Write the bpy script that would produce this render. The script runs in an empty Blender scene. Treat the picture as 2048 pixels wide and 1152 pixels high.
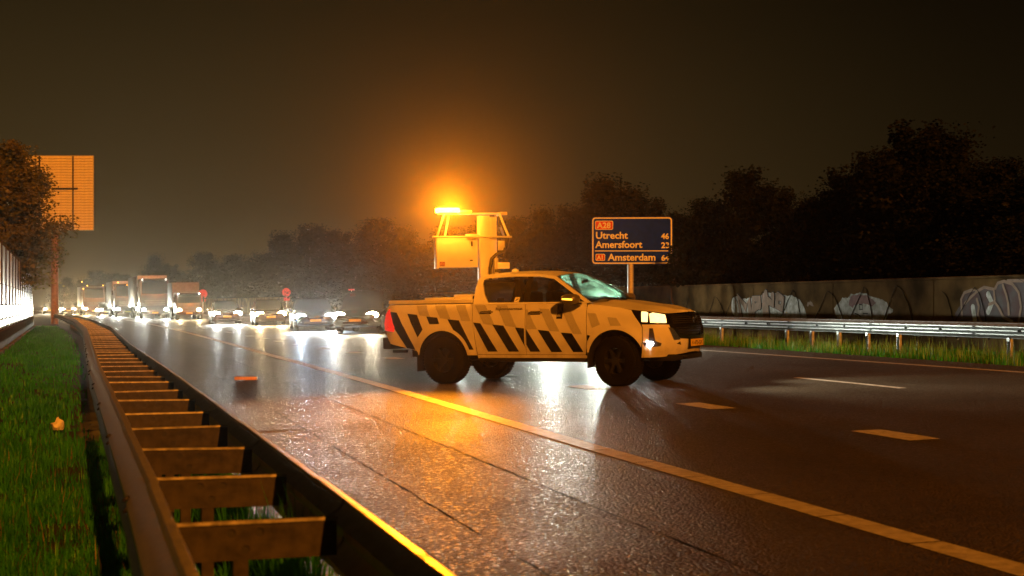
import bpy, bmesh, math, random
import numpy as np
from mathutils import Vector, Matrix, noise
from mathutils.geometry import delaunay_2d_cdt

# ------------------------------------------------------------------ camera, sky, sun, exposure
sc = bpy.context.scene
col = sc.collection
cam_d = bpy.data.cameras.new("camera")
cam = bpy.data.objects.new("camera", cam_d)
col.objects.link(cam)
cam.location = (0, 0, 1.28)
cam.rotation_euler = (math.radians(90), 0, 0)
cam_d.lens = 50
cam_d.sensor_width = 36
cam_d.shift_y = 31.8 / 2048
cam_d.clip_end = 3000
cam_d.dof.use_dof = True
cam_d.dof.focus_distance = 23
cam_d.dof.aperture_fstop = 4.0
sc.camera = cam

world = bpy.data.worlds.new("World")
sc.world = world
world.use_nodes = True
wn = world.node_tree
wn.nodes.clear()
w_out = wn.nodes.new('ShaderNodeOutputWorld')
w_bg = wn.nodes.new('ShaderNodeBackground')
w_tc = wn.nodes.new('ShaderNodeTexCoord')
w_sep = wn.nodes.new('ShaderNodeSeparateXYZ')
w_rmp = wn.nodes.new('ShaderNodeValToRGB')
w_rmp.color_ramp.elements[0].position = 0.0
w_rmp.color_ramp.elements[0].color = (.050, .030, .0095, 1)
w_rmp.color_ramp.elements[1].position = .55
w_rmp.color_ramp.elements[1].color = (.0040, .0027, .0010, 1)
e = w_rmp.color_ramp.elements.new(.20)
e.color = (.017, .0104, .0032, 1)
wn.links.new(w_tc.outputs['Generated'], w_sep.inputs[0])
wn.links.new(w_sep.outputs['Z'], w_rmp.inputs[0])
# the glow of the town lies beyond the bend of the road and thins out to both sides
w_dot = wn.nodes.new('ShaderNodeVectorMath'); w_dot.operation = 'DOT_PRODUCT'
w_dot.inputs[1].default_value = (-.455, .890, 0)
w_mr = wn.nodes.new('ShaderNodeMapRange'); w_mr.interpolation_type = 'SMOOTHSTEP'
w_mr.inputs['From Min'].default_value = .66; w_mr.inputs['From Max'].default_value = 1.0
w_mr.inputs['To Min'].default_value = .30; w_mr.inputs['To Max'].default_value = 1.3
wn.links.new(w_tc.outputs['Generated'], w_dot.inputs[0]); wn.links.new(w_dot.outputs['Value'], w_mr.inputs['Value'])
wn.links.new(w_mr.outputs[0], w_bg.inputs['Strength'])
wn.links.new(w_rmp.outputs[0], w_bg.inputs['Color'])
wn.links.new(w_bg.outputs[0], w_out.inputs['Surface'])

# one low directional lamp: the amber of the works lighting that reaches everything facing the camera
sun_d = bpy.data.lights.new("sun", 'SUN')
sun = bpy.data.objects.new("sun", sun_d)
col.objects.link(sun)
SUN_FROM = Vector((.36, -1.0, .44)).normalized()     # where the light comes from
sun.rotation_euler = SUN_FROM.to_track_quat('Z', 'Y').to_euler()
sun_d.energy = 3.5
sun_d.color = (1.0, .275, .016)
sun_d.angle = math.radians(.6)

sc.view_settings.view_transform = 'Standard'
sc.view_settings.look = 'None'
sc.view_settings.exposure = 0.0
sc.view_settings.gamma = 1.0
sc.view_settings.use_curve_mapping = False
sc.render.engine = 'CYCLES'
cy = sc.cycles
cy.use_denoising = True
cy.use_adaptive_sampling = True
cy.adaptive_threshold = .03
cy.max_bounces = 4
cy.diffuse_bounces = 1
cy.glossy_bounces = 3
cy.transmission_bounces = 4
cy.transparent_max_bounces = 12
cy.volume_bounces = 0
cy.caustics_reflective = False
cy.caustics_refractive = False
cy.sample_clamp_indirect = 3.0
cy.use_light_tree = True

R = math.radians
BEACON_P, BEACON_C = 110, 17000
HIDDEN_W, HIDDEN_W2 = 1500, 1500
HAZE, HAZE_G = .00018, .95
# ------------------------------------------------------------------ the place: road frame (n across, t along)
PHI = R(16.3); CP, SP = math.cos(PHI), math.sin(PHI)
SLOPE = .0203
def P(n, t, z=0.0):
    return Vector((n * CP - t * SP, n * SP + t * CP, z))
def q(t):                        # the carriageway bends to the left far away
    return -.00022 * (t - 25) ** 2 if t > 25 else 0.0
def gz(n):                       # cross fall of the carriageway, level verges
    n = min(max(n, .4), 16.5)
    return SLOPE * (n - 6.8)
def interp(x, pts):
    if x <= pts[0][0]: return pts[0][1]
    for (a, b), (c_, d) in zip(pts, pts[1:]):
        if x <= c_:
            return b + (d - b) * (x - a) / (c_ - a)
    return pts[-1][1]
def smooth(x, a, b):
    k = min(max((x - a) / (b - a), 0), 1)
    return k * k * (3 - 2 * k)
# ------------------------------------------------------------------ mesh helpers
def link(o, parent=None):
    col.objects.link(o)
    if parent is not None:
        o.parent = parent
    return o
def tag(o, label=None, cat=None, group=None, kind=None):
    if label: o['label'] = label
    if cat: o['category'] = cat
    if group: o['group'] = group
    if kind: o['kind'] = kind
    return o
def empty(name, loc=(0, 0, 0), rz=0):
    o = bpy.data.objects.new(name, None)
    o.empty_display_size = .2
    o.location = loc
    o.rotation_euler = (0, 0, rz)
    return link(o)
def finish(me, smooth_deg=35):
    me.validate()
    if smooth_deg:
        me.polygons.foreach_set('use_smooth', [True] * len(me.polygons))
        me.set_sharp_from_angle(angle=R(smooth_deg))
    me.update()
    return me
class MB:
    def __init__(s): s.v = []; s.f = []
    def add(s, vs, fs):
        o = len(s.v)
        s.v += [tuple(x) for x in vs]
        s.f += [tuple(o + i for i in f) for f in fs]
        return s
    def box(s, c, d, m=None):
        x, y, z = c; a, b, h = d[0] / 2, d[1] / 2, d[2] / 2
        vs = [Vector((x + i * a, y + j * b, z + k * h)) for i in (-1, 1) for j in (-1, 1) for k in (-1, 1)]
        if m is not None: vs = [m @ v for v in vs]
        return s.add(vs, [(0, 1, 3, 2), (4, 6, 7, 5), (0, 4, 5, 1), (2, 3, 7, 6), (0, 2, 6, 4), (1, 5, 7, 3)])
    def tube(s, pts, r, n=8, cap=True):
        pts = [Vector(p) for p in pts]
        rs = r if isinstance(r, (list, tuple)) else [r] * len(pts)
        rings = []
        for i, p in enumerate(pts):
            d = (pts[min(i + 1, len(pts) - 1)] - pts[max(i - 1, 0)]).normalized()
            u = d.cross(Vector((0, 0, 1)))
            if u.length < 1e-3: u = d.cross(Vector((0, 1, 0)))
            u.normalize(); w = u.cross(d)
            rings.append([p + (u * math.cos(2 * math.pi * k / n) + w * math.sin(2 * math.pi * k / n)) * rs[i] for k in range(n)])
        return s.loft(rings, cap)
    def loft(s, rings, cap=True):
        n = len(rings[0]); vs = [v for r in rings for v in r]; fs = []
        for i in range(len(rings) - 1):
            for k in range(n):
                a = i * n + k; b = i * n + (k + 1) % n
                fs.append((a, b, b + n, a + n))
        if cap:
            fs.append(tuple(range(n))[::-1]); o = (len(rings) - 1) * n
            fs.append(tuple(o + k for k in range(n)))
        return s.add(vs, fs)
    def lathe(s, prof, n=32, m=None, cap=True):          # profile of (radius, y): spun about local Y
        rings = [[Vector((r * math.cos(2 * math.pi * k / n), y, r * math.sin(2 * math.pi * k / n))) for k in range(n)] for r, y in prof]
        if m is not None: rings = [[m @ v for v in r] for r in rings]
        return s.loft(rings, cap)
    def grid(s, rows):
        n = len(rows[0]); vs = [v for r in rows for v in r]
        return s.add(vs, [(i * n + k, i * n + k + 1, (i + 1) * n + k + 1, (i + 1) * n + k) for i in range(len(rows) - 1) for k in range(n - 1)])
    def prism(s, poly, fn, h0, h1):            # fn(x, y, h) -> point
        n = len(poly)
        vs = [fn(x, y, h0) for x, y in poly] + [fn(x, y, h1) for x, y in poly]
        fs = [tuple(range(n))[::-1], tuple(range(n, 2 * n))] + [(k, (k + 1) % n, n + (k + 1) % n, n + k) for k in range(n)]
        return s.add(vs, fs)
    def mesh(s, name, deg=35, bevel=0, recalc=True):
        me = bpy.data.meshes.new(name)
        me.from_pydata([tuple(v) for v in s.v], [], s.f)
        if bevel or recalc:
            bm = bmesh.new(); bm.from_mesh(me)
            if bevel:
                bmesh.ops.bevel(bm, geom=[e for e in bm.edges if e.calc_face_angle(0) > .5], offset=bevel, segments=2, profile=.6, affect='EDGES', clamp_overlap=True)
            bmesh.ops.recalc_face_normals(bm, faces=bm.faces)
            bm.to_mesh(me); bm.free()
        return finish(me, deg)
    def build(s, name, mat, parent=None, deg=35, bevel=0, recalc=True):
        me = s.mesh(name, deg, bevel, recalc)
        me.materials.append(mat)
        return link(bpy.data.objects.new(name, me), parent)
def inst(name, me, parent=None, loc=(0, 0, 0), rot=(0, 0, 0), scale=None):
    o = bpy.data.objects.new(name, me)
    o.location = loc; o.rotation_euler = rot
    if scale: o.scale = scale
    return link(o, parent)
def inside(p, poly):
    x, y = p; r = False; j = len(poly) - 1
    for i in range(len(poly)):
        xi, yi = poly[i]; xj, yj = poly[j]
        if (yi > y) != (yj > y) and x < (xj - xi) * (y - yi) / (yj - yi) + xi: r = not r
        j = i
    return r
def resample(poly, step):
    out = []
    for (x0, y0), (x1, y1) in zip(poly, poly[1:] + poly[:1]):
        k = max(1, int(math.hypot(x1 - x0, y1 - y0) / step + .5))
        out += [(x0 + (x1 - x0) * i / k, y0 + (y1 - y0) * i / k) for i in range(k)]
    return out
def cdt(poly, holes, step):
    loops = [resample(poly, step)] + [resample(h, step) for h in holes]
    vs = []; es = []
    for L in loops:
        o = len(vs); vs += [Vector(p) for p in L]
        es += [(o + i, o + (i + 1) % len(L)) for i in range(len(L))]
    xs = [p[0] for p in poly]; ys = [p[1] for p in poly]
    bd = np.array([tuple(v) for v in vs])
    x = min(xs) + step / 2
    while x < max(xs):
        y = min(ys) + step / 2
        while y < max(ys):
            if inside((x, y), poly) and not any(inside((x, y), h) for h in holes):
                if np.min(np.hypot(bd[:, 0] - x, bd[:, 1] - y)) > step * .5:
                    vs.append(Vector((x, y)))
            y += step
        x += step
    V, E_, F, *_ = delaunay_2d_cdt(vs, es, [], 0, 1e-5)
    tris = []
    for f in F:
        c = sum((V[i] for i in f), Vector((0, 0))) / len(f)
        if inside(c, poly) and not any(inside(c, h) for h in holes):
            tris.append(tuple(f))
    return V, tris
def panel(name, poly, fn, mat, parent, holes=(), thick=.02, step=.07, off=0, deg=40):
    V, T = cdt(poly, list(holes), step)
    m = MB(); m.add([fn(v.x, v.y, off) for v in V], T)
    if thick:
        cnt = {}
        for t in T:
            for a, b in zip(t, t[1:] + t[:1]):
                cnt[(a, b)] = 1
        o = len(m.v)
        m.v += [tuple(fn(v.x, v.y, off - thick)) for v in V]
        for a, b in cnt:
            if (b, a) not in cnt: m.f.append((a, b, o + b, o + a))
    return m.build(name, mat, parent, deg)
def arc(cx, cz, r, a0, a1, n=16):
    return [(cx + r * math.cos(R(a0 + (a1 - a0) * i / n)), cz + r * math.sin(R(a0 + (a1 - a0) * i / n))) for i in range(n + 1)]
def text_mesh(s, size, bold=0.0, align='LEFT', extrude=0.0):
    cu = bpy.data.curves.new('lettering', 'FONT')
    cu.body = s; cu.size = size; cu.align_x = align; cu.offset = bold; cu.extrude = extrude; cu.resolution_u = 3
    o = bpy.data.objects.new('lettering', cu); col.objects.link(o)
    dg = bpy.context.evaluated_depsgraph_get()
    me = bpy.data.meshes.new_from_object(o.evaluated_get(dg))
    vs = [v.co.copy() for v in me.vertices]; fs = [tuple(p.vertices) for p in me.polygons]
    bpy.data.objects.remove(o); bpy.data.curves.remove(cu); bpy.data.meshes.remove(me)
    return vs, fs
def text_obj(name, s, size, fn, mat, parent, bold=0, align='LEFT', width=None):
    vs, fs = text_mesh(s, size, bold, align)
    k = 1.0
    if width: k = width / (max(v.x for v in vs) - min(v.x for v in vs))
    return MB().add([fn(v.x * k, v.y) for v in vs], fs).build(name, mat, parent, 0, recalc=False)
def ribbon(m, pts, w, fn, n=6):               # flat painted stroke with round ends
    out = []; pts = [Vector(p) for p in pts]
    L = []; Rr = []
    for i, p in enumerate(pts):
        d = (pts[min(i + 1, len(pts) - 1)] - pts[max(i - 1, 0)]).normalized()
        nn = Vector((-d.y, d.x)) * w / 2
        L.append(p + nn); Rr.append(p - nn)
    d0 = (pts[0] - pts[1]).normalized(); d1 = (pts[-1] - pts[-2]).normalized()
    m.add([fn(*v) for v in L + Rr], [(i, i + 1, len(L) + i + 1, len(L) + i) for i in range(len(L) - 1)])
    for c, d in ((pts[0], d0), (pts[-1], d1)):
        a = math.atan2(d.y, d.x)
        ring = [c + Vector((math.cos(a + th), math.sin(a + th))) * w / 2 for th in [math.pi * (k / n - .5) for k in range(n + 1)]]
        m.add([fn(*v) for v in ring], [tuple(range(n + 1))])

# ------------------------------------------------------------------ materials
def new_mat(name):
    m = bpy.data.materials.new(name); m.use_nodes = True
    nt = m.node_tree; return m, nt, nt.nodes['Principled BSDF'], nt.nodes, nt.links
def mat(name, c, rough=.5, metal=0, var=.18, scale=5, bump=0, bscale=60, spec=.5, coat=0, rvar=.0, dark=None):
    m, nt, b, N, L = new_mat(name)
    tc = N.new('ShaderNodeTexCoord'); nz = N.new('ShaderNodeTexNoise')
    nz.inputs['Scale'].default_value = scale; nz.inputs['Detail'].default_value = 5
    L.new(tc.outputs['Object'], nz.inputs['Vector'])
    mx = N.new('ShaderNodeMix'); mx.data_type = 'RGBA'
    mx.inputs['A'].default_value = (*(dark or [x * (1 - var) for x in c]), 1)
    mx.inputs['B'].default_value = (*[min(1, x * (1 + var)) for x in c], 1)
    rr = N.new('ShaderNodeMapRange'); rr.inputs['From Min'].default_value = .35; rr.inputs['From Max'].default_value = .65
    L.new(nz.outputs['Fac'], rr.inputs['Value'])
    L.new(rr.outputs[0], mx.inputs['Factor']); L.new(mx.outputs['Result'], b.inputs['Base Color'])
    b.inputs['Metallic'].default_value = metal; b.inputs['Specular IOR Level'].default_value = spec
    b.inputs['Coat Weight'].default_value = coat
    if rvar:
        r2 = N.new('ShaderNodeMapRange'); r2.inputs['To Min'].default_value = max(.02, rough - rvar); r2.inputs['To Max'].default_value = rough + rvar
        r2.inputs['From Min'].default_value = .3; r2.inputs['From Max'].default_value = .7
        L.new(nz.outputs['Fac'], r2.inputs['Value']); L.new(r2.outputs[0], b.inputs['Roughness'])
    else: b.inputs['Roughness'].default_value = rough
    if bump:
        n2 = N.new('ShaderNodeTexNoise'); n2.inputs['Scale'].default_value = bscale; n2.inputs['Detail'].default_value = 4
        L.new(tc.outputs['Object'], n2.inputs['Vector'])
        bp = N.new('ShaderNodeBump'); bp.inputs['Strength'].default_value = bump; bp.inputs['Distance'].default_value = .01
        L.new(n2.outputs['Fac'], bp.inputs['Height']); L.new(bp.outputs[0], b.inputs['Normal'])
    return m
def emit(name, c, strength, var=.1):
    m, nt, b, N, L = new_mat(name)
    tc = N.new('ShaderNodeTexCoord'); nz = N.new('ShaderNodeTexNoise'); nz.inputs['Scale'].default_value = 20
    L.new(tc.outputs['Object'], nz.inputs['Vector'])
    mr = N.new('ShaderNodeMapRange'); mr.inputs['To Min'].default_value = strength * (1 - var); mr.inputs['To Max'].default_value = strength * (1 + var)
    L.new(nz.outputs['Fac'], mr.inputs['Value'])
    b.inputs['Base Color'].default_value = (*[x * .5 for x in c], 1); b.inputs['Emission Color'].default_value = (*c, 1)
    L.new(mr.outputs[0], b.inputs['Emission Strength']); b.inputs['Roughness'].default_value = .15
    m.cycles.emission_sampling = 'NONE'          # the lamp behind each lens lights the scene
    return m
def glass(name, tint, rough=.03, film=0.0):
    m = bpy.data.materials.new(name); m.use_nodes = True; nt = m.node_tree; N, L = nt.nodes, nt.links; N.clear()
    out = N.new('ShaderNodeOutputMaterial'); tr = N.new('ShaderNodeBsdfTransparent'); gl = N.new('ShaderNodeBsdfGlossy')
    tr.inputs[0].default_value = (*tint, 1); gl.inputs['Roughness'].default_value = rough
    fr = N.new('ShaderNodeFresnel'); fr.inputs[0].default_value = 1.5; mx = N.new('ShaderNodeMixShader')
    tc = N.new('ShaderNodeTexCoord')
    L.new(fr.outputs[0], mx.inputs[0]); L.new(tr.outputs[0], mx.inputs[1]); L.new(gl.outputs[0], mx.inputs[2])
    last = mx
    if film:                                       # rain drops on the pane scatter what comes through it
        td = N.new('ShaderNodeBsdfRefraction'); td.inputs[0].default_value = (.55, 1.0, .72, 1); td.inputs['Roughness'].default_value = .7; td.inputs['IOR'].default_value = 1.04
        vo = N.new('ShaderNodeTexVoronoi'); vo.inputs['Scale'].default_value = 38
        nz = N.new('ShaderNodeTexNoise'); nz.inputs['Scale'].default_value = 3.0; nz.inputs['Detail'].default_value = 3
        L.new(tc.outputs['Object'], vo.inputs['Vector']); L.new(tc.outputs['Object'], nz.inputs['Vector'])
        r1 = N.new('ShaderNodeMapRange'); r1.inputs['From Min'].default_value = .55; r1.inputs['From Max'].default_value = .1
        r1.inputs['To Min'].default_value = .35
        L.new(vo.outputs['Distance'], r1.inputs['Value'])
        r2 = N.new('ShaderNodeMapRange'); r2.inputs['From Min'].default_value = .38; r2.inputs['From Max'].default_value = .55; r2.inputs['To Min'].default_value = .3
        L.new(nz.outputs['Fac'], r2.inputs['Value'])
        ml = N.new('ShaderNodeMath'); ml.operation = 'MULTIPLY'; L.new(r1.outputs[0], ml.inputs[0]); L.new(r2.outputs[0], ml.inputs[1])
        m3 = N.new('ShaderNodeMath'); m3.operation = 'MULTIPLY'; m3.inputs[1].default_value = film; L.new(ml.outputs[0], m3.inputs[0])
        m2 = N.new('ShaderNodeMixShader'); L.new(m3.outputs[0], m2.inputs[0]); L.new(mx.outputs[0], m2.inputs[1]); L.new(td.outputs[0], m2.inputs[2]); last = m2
    L.new(last.outputs[0], out.inputs[0])
    return m
def leaf_mat(name, c1, c2, trans=.3, scale=1.3, gl=.04):
    m = bpy.data.materials.new(name); m.use_nodes = True; nt = m.node_tree; N, L = nt.nodes, nt.links; N.clear()
    out = N.new('ShaderNodeOutputMaterial'); tc = N.new('ShaderNodeTexCoord'); nz = N.new('ShaderNodeTexNoise')
    nz.inputs['Scale'].default_value = scale; nz.inputs['Detail'].default_value = 6; L.new(tc.outputs['Object'], nz.inputs['Vector'])
    rp = N.new('ShaderNodeValToRGB'); rp.color_ramp.elements[0].position = .35; rp.color_ramp.elements[1].position = .65
    rp.color_ramp.elements[0].color = (*c1, 1); rp.color_ramp.elements[1].color = (*c2, 1); L.new(nz.outputs['Fac'], rp.inputs[0])
    d = N.new('ShaderNodeBsdfDiffuse'); t = N.new('ShaderNodeBsdfTranslucent'); g = N.new('ShaderNodeBsdfGlossy'); g.inputs['Roughness'].default_value = .45
    g.inputs[0].default_value = (.5, .5, .5, 1)
    L.new(rp.outputs[0], d.inputs[0]); L.new(rp.outputs[0], t.inputs[0])
    a = N.new('ShaderNodeMixShader'); a.inputs[0].default_value = trans; L.new(d.outputs[0], a.inputs[1]); L.new(t.outputs[0], a.inputs[2])
    b = N.new('ShaderNodeMixShader'); b.inputs[0].default_value = gl; L.new(a.outputs[0], b.inputs[1]); L.new(g.outputs[0], b.inputs[2])
    L.new(b.outputs[0], out.inputs[0])
    return m
def asphalt(name, c, r0, r1, grain, bump, seed=0.0):
    m, nt, b, N, L = new_mat(name)
    tc = N.new('ShaderNodeTexCoord'); mp = N.new('ShaderNodeMapping'); mp.inputs['Location'].default_value = (seed, seed, 0)
    L.new(tc.outputs['Object'], mp.inputs['Vector'])
    vo = N.new('ShaderNodeTexVoronoi'); vo.inputs['Scale'].default_value = grain; L.new(mp.outputs[0], vo.inputs['Vector'])
    nz = N.new('ShaderNodeTexNoise'); nz.inputs['Scale'].default_value = .55; nz.inputs['Detail'].default_value = 6; L.new(mp.outputs[0], nz.inputs['Vector'])
    n3 = N.new('ShaderNodeTexNoise'); n3.inputs['Scale'].default_value = grain * .35; n3.inputs['Detail'].default_value = 5; L.new(mp.outputs[0], n3.inputs['Vector'])
    rp = N.new('ShaderNodeValToRGB'); rp.color_ramp.elements[0].color = (*[x * .25 for x in c], 1); rp.color_ramp.elements[1].color = (*[x * 2.3 for x in c], 1)
    mixf = N.new('ShaderNodeMath'); mixf.operation = 'MULTIPLY_ADD'; mixf.inputs[1].default_value = .55
    sv = N.new('ShaderNodeSeparateColor'); L.new(vo.outputs['Color'], sv.inputs[0]); L.new(sv.outputs[0], mixf.inputs[0])
    hn = N.new('ShaderNodeMath'); hn.operation = 'MULTIPLY'; hn.inputs[1].default_value = .5; L.new(nz.outputs['Fac'], hn.inputs[0]); L.new(hn.outputs[0], mixf.inputs[2])
    L.new(mixf.outputs[0], rp.inputs[0]); L.new(rp.outputs[0], b.inputs['Base Color'])
    mr = N.new('ShaderNodeMapRange'); mr.inputs['From Min'].default_value = .35; mr.inputs['From Max'].default_value = .65
    mr.inputs['To Min'].default_value = r0; mr.inputs['To Max'].default_value = r1
    L.new(nz.outputs['Fac'], mr.inputs['Value'])
    gt = N.new('ShaderNodeMath'); gt.operation = 'GREATER_THAN'; gt.inputs[1].default_value = .80; L.new(sv.outputs[1], gt.inputs[0])
    rm = N.new('ShaderNodeMix'); rm.inputs['B'].default_value = .34; L.new(gt.outputs[0], rm.inputs['Factor']); L.new(mr.outputs[0], rm.inputs['A'])
    L.new(rm.outputs['Result'], b.inputs['Roughness'])
    ad = N.new('ShaderNodeMath'); ad.operation = 'SUBTRACT'; L.new(n3.outputs['Fac'], ad.inputs[0]); L.new(vo.outputs['Distance'], ad.inputs[1])
    bp = N.new('ShaderNodeBump'); bp.inputs['Strength'].default_value = bump; bp.inputs['Distance'].default_value = .016
    L.new(ad.outputs[0], bp.inputs['Height']); L.new(bp.outputs[0], b.inputs['Normal'])
    b.inputs['Specular IOR Level'].default_value = .24
    return m

K = dict(
    road=asphalt('wet_asphalt', (.056, .047, .035), .47, .58, 46, 1.0),
    shoulder=asphalt('coarse_asphalt', (.050, .041, .030), .52, .64, 42, 1.0, 7.0),
    crack=mat('tar_joint', (.006, .006, .006), .6),
    line=mat('road_paint', (.62, .60, .55), .5, var=.12, scale=14, bump=.5, bscale=60, dark=(.44, .42, .37)),
    soil=mat('soil', (.018, .016, .010), .9, bump=.6, bscale=20),
    white=mat('white_paint', (.74, .73, .71), .30, var=.06, scale=2.5, coat=.35, bump=.04, bscale=90),
    decal=mat('navy_decal', (.004, .006, .014), .5, var=.2, spec=.15),
    pale=mat('retro_sheet', (.50, .50, .49), .36, var=.05, scale=40),
    black=mat('black_plastic', (.012, .012, .013), .55),
    gloss=mat('gloss_black', (.008, .008, .009), .12, coat=.5),
    rubber=mat('tyre_rubber', (.005, .005, .005), .85, spec=.15, bump=.3, bscale=30),
    alloy=mat('dark_alloy', (.07, .07, .07), .32, metal=.8),
    chrome=mat('satin_silver', (.55, .55, .55), .22, metal=1.0, var=.05),
    steel=mat('galvanised_steel', (.40, .41, .41), .48, metal=.55, var=.22, scale=9, bump=.12, bscale=14, rvar=.1),
    rust=mat('dull_galvanised_steel', (.030, .026, .022), .6, spec=.3, var=.6, scale=16, bump=.12, bscale=45, rvar=.12),
    steel2=mat('weathered_steel', (.36, .35, .33), .42, metal=.6, var=.25, scale=30, bump=.05, bscale=70, rvar=.12),
    panelw=mat('barrier_panel', (.80, .80, .75), .30, var=.12, scale=.8, bump=.05, bscale=3),
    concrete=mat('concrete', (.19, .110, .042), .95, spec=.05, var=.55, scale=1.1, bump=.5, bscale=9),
    signblue=mat('sign_blue', (.002, .024, .60), .75, var=.12, spec=.1),
    signwhite=mat('sign_white', (.82, .80, .74), .5, var=.04),
    signred=mat('sign_red', (.62, .03, .02), .5, var=.08),
    alu=mat('aluminium_sheet', (.52, .50, .46), .5, metal=.25, var=.1),
    interior=mat('cabin_trim', (.02, .02, .022), .7),
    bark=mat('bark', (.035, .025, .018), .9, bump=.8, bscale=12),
    paper=mat('white_paper', (.75, .75, .72), .8, var=.05),
    timber=mat('orange_plastic', (.60, .30, .08), .45),
    yellow=mat('yellow_plate', (.70, .50, .06), .4, var=.04),
)
def dirty_paint():
    m = mat('white_paint_dirty', (.80, .79, .77), .30, var=.06, scale=2.5, coat=.35, bump=.04, bscale=90)
    N, L = m.node_tree.nodes, m.node_tree.links; b = N['Principled BSDF']
    tc = N.new('ShaderNodeTexCoord'); sp = N.new('ShaderNodeSeparateXYZ'); L.new(tc.outputs['Object'], sp.inputs[0])
    nz = N.new('ShaderNodeTexNoise'); nz.inputs['Scale'].default_value = 7; nz.inputs['Detail'].default_value = 8; L.new(tc.outputs['Object'], nz.inputs['Vector'])
    mr = N.new('ShaderNodeMapRange'); mr.inputs['From Min'].default_value = .95; mr.inputs['From Max'].default_value = .45; mr.inputs['To Max'].default_value = .75
    L.new(sp.outputs['Z'], mr.inputs['Value'])
    mm = N.new('ShaderNodeMath'); mm.operation = 'MULTIPLY'; L.new(mr.outputs[0], mm.inputs[0]); L.new(nz.outputs['Fac'], mm.inputs[1])
    mx = N.new('ShaderNodeMix'); mx.data_type = 'RGBA'; mx.inputs['B'].default_value = (.13, .11, .09, 1)
    src = b.inputs['Base Color'].links[0].from_socket; L.new(src, mx.inputs['A']); L.new(mm.outputs[0], mx.inputs['Factor']); L.new(mx.outputs['Result'], b.inputs['Base Color'])
    r2 = N.new('ShaderNodeMapRange'); r2.inputs['To Min'].default_value = .28; r2.inputs['To Max'].default_value = .7; L.new(mm.outputs[0], r2.inputs['Value']); L.new(r2.outputs[0], b.inputs['Roughness'])
    return m
K['white'] = dirty_paint()
K['win'] = glass('tinted_glass', (.62, .66, .62))
K['clear'] = glass('windscreen_glass', (.62, .66, .62), .04, film=.055)
K['carglass'] = mat('dark_window', (.008, .009, .011), .06, spec=.7)
K['lamp_amber'] = emit('amber_led', (1.0, .36, .02), 42)
K['lamp_warm'] = emit('warm_headlamp', (1.0, .80, .46), 60)
K['lamp_pickup'] = emit('pickup_headlamp', (1.0, .60, .20), 3.2, .35)
K['housing'] = mat('mirror_housing', (.10, .09, .08), .35)
K['lamp_white'] = emit('white_headlamp', (.92, .97, 1.0), 90)
K['lamp_yellow'] = emit('halogen_headlamp', (1.0, .74, .38), 70)
K['tail'] = emit('tail_lamp', (1.0, .03, .015), .6, .8)
K['blink'] = emit('indicator', (1.0, .42, .03), 4.5)
K['marker'] = emit('marker_lamp', (.95, .97, 1.0), 14)
K['marker_amber'] = emit('amber_marker', (1.0, .45, .08), 9)
K['grass'] = leaf_mat('grass', (.022, .20, .010), (.062, .40, .020), .4, 2.5)
K['straw'] = leaf_mat('dry_grass', (.10, .085, .03), (.24, .20, .09), .3, 3)
K['grass_tall'] = leaf_mat('tall_grass', (.10, .26, .025), (.26, .40, .08), .35, 1.5)
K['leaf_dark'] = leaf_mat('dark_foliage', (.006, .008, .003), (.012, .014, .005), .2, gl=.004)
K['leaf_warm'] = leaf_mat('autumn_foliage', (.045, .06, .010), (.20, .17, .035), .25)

def spot(name, parent, loc, direction, watts, c, size=R(70), blend=.8, radius=.05):
    d = bpy.data.lights.new(name, 'SPOT'); d.energy = watts; d.color = c; d.spot_size = size; d.spot_blend = blend; d.shadow_soft_size = radius
    o = bpy.data.objects.new(name, d); o.location = loc
    o.rotation_euler = Vector(direction).to_track_quat('-Z', 'Y').to_euler()
    return link(o, parent)
def point(name, parent, loc, watts, c, radius=.06):
    d = bpy.data.lights.new(name, 'POINT'); d.energy = watts; d.color = c; d.shadow_soft_size = radius
    o = bpy.data.objects.new(name, d); o.location = loc
    return link(o, parent)
# ------------------------------------------------------------------ ground, road, verges, markings
def tsteps(t0, t1, fine=1.0, far=6.0, knee=60):
    t = t0; out = []
    while t < t1:
        out.append(t); t += fine if t < knee else far
    return out + [t1]
def strip(m, f0, f1, ts, dz, cols=1, jag=0.0, rnd=None):
    rows = []
    for t in ts:
        a, b = f0(t), f1(t)
        if jag: a += rnd.uniform(-jag, jag); b += rnd.uniform(-jag, jag)
        row = []
        for k in range(cols + 1):
            n = a + (b - a) * k / cols
            p = P(n + q(t), t); p.z = gz(n) + dz
            row.append(p)
        rows.append(row)
    m.grid(rows)
rnd = random.Random(3)
ts_all = [-60, -20] + tsteps(-6, 460, 4, 12)
m = MB()
rows = []
for t in ts_all:
    row = []
    for n in (-420, -150, -60, -25, -12, -6, -3, -1, .4, 3, 8, 13, 16.5, 19, 24, 34, 60, 150, 420):
        p = P(n + q(t), t); p.z = gz(n) - .06
        row.append(p)
    rows.append(row)
m.grid(rows)
tag(m.build('ground', K['soil'], deg=0), kind='structure')

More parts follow.
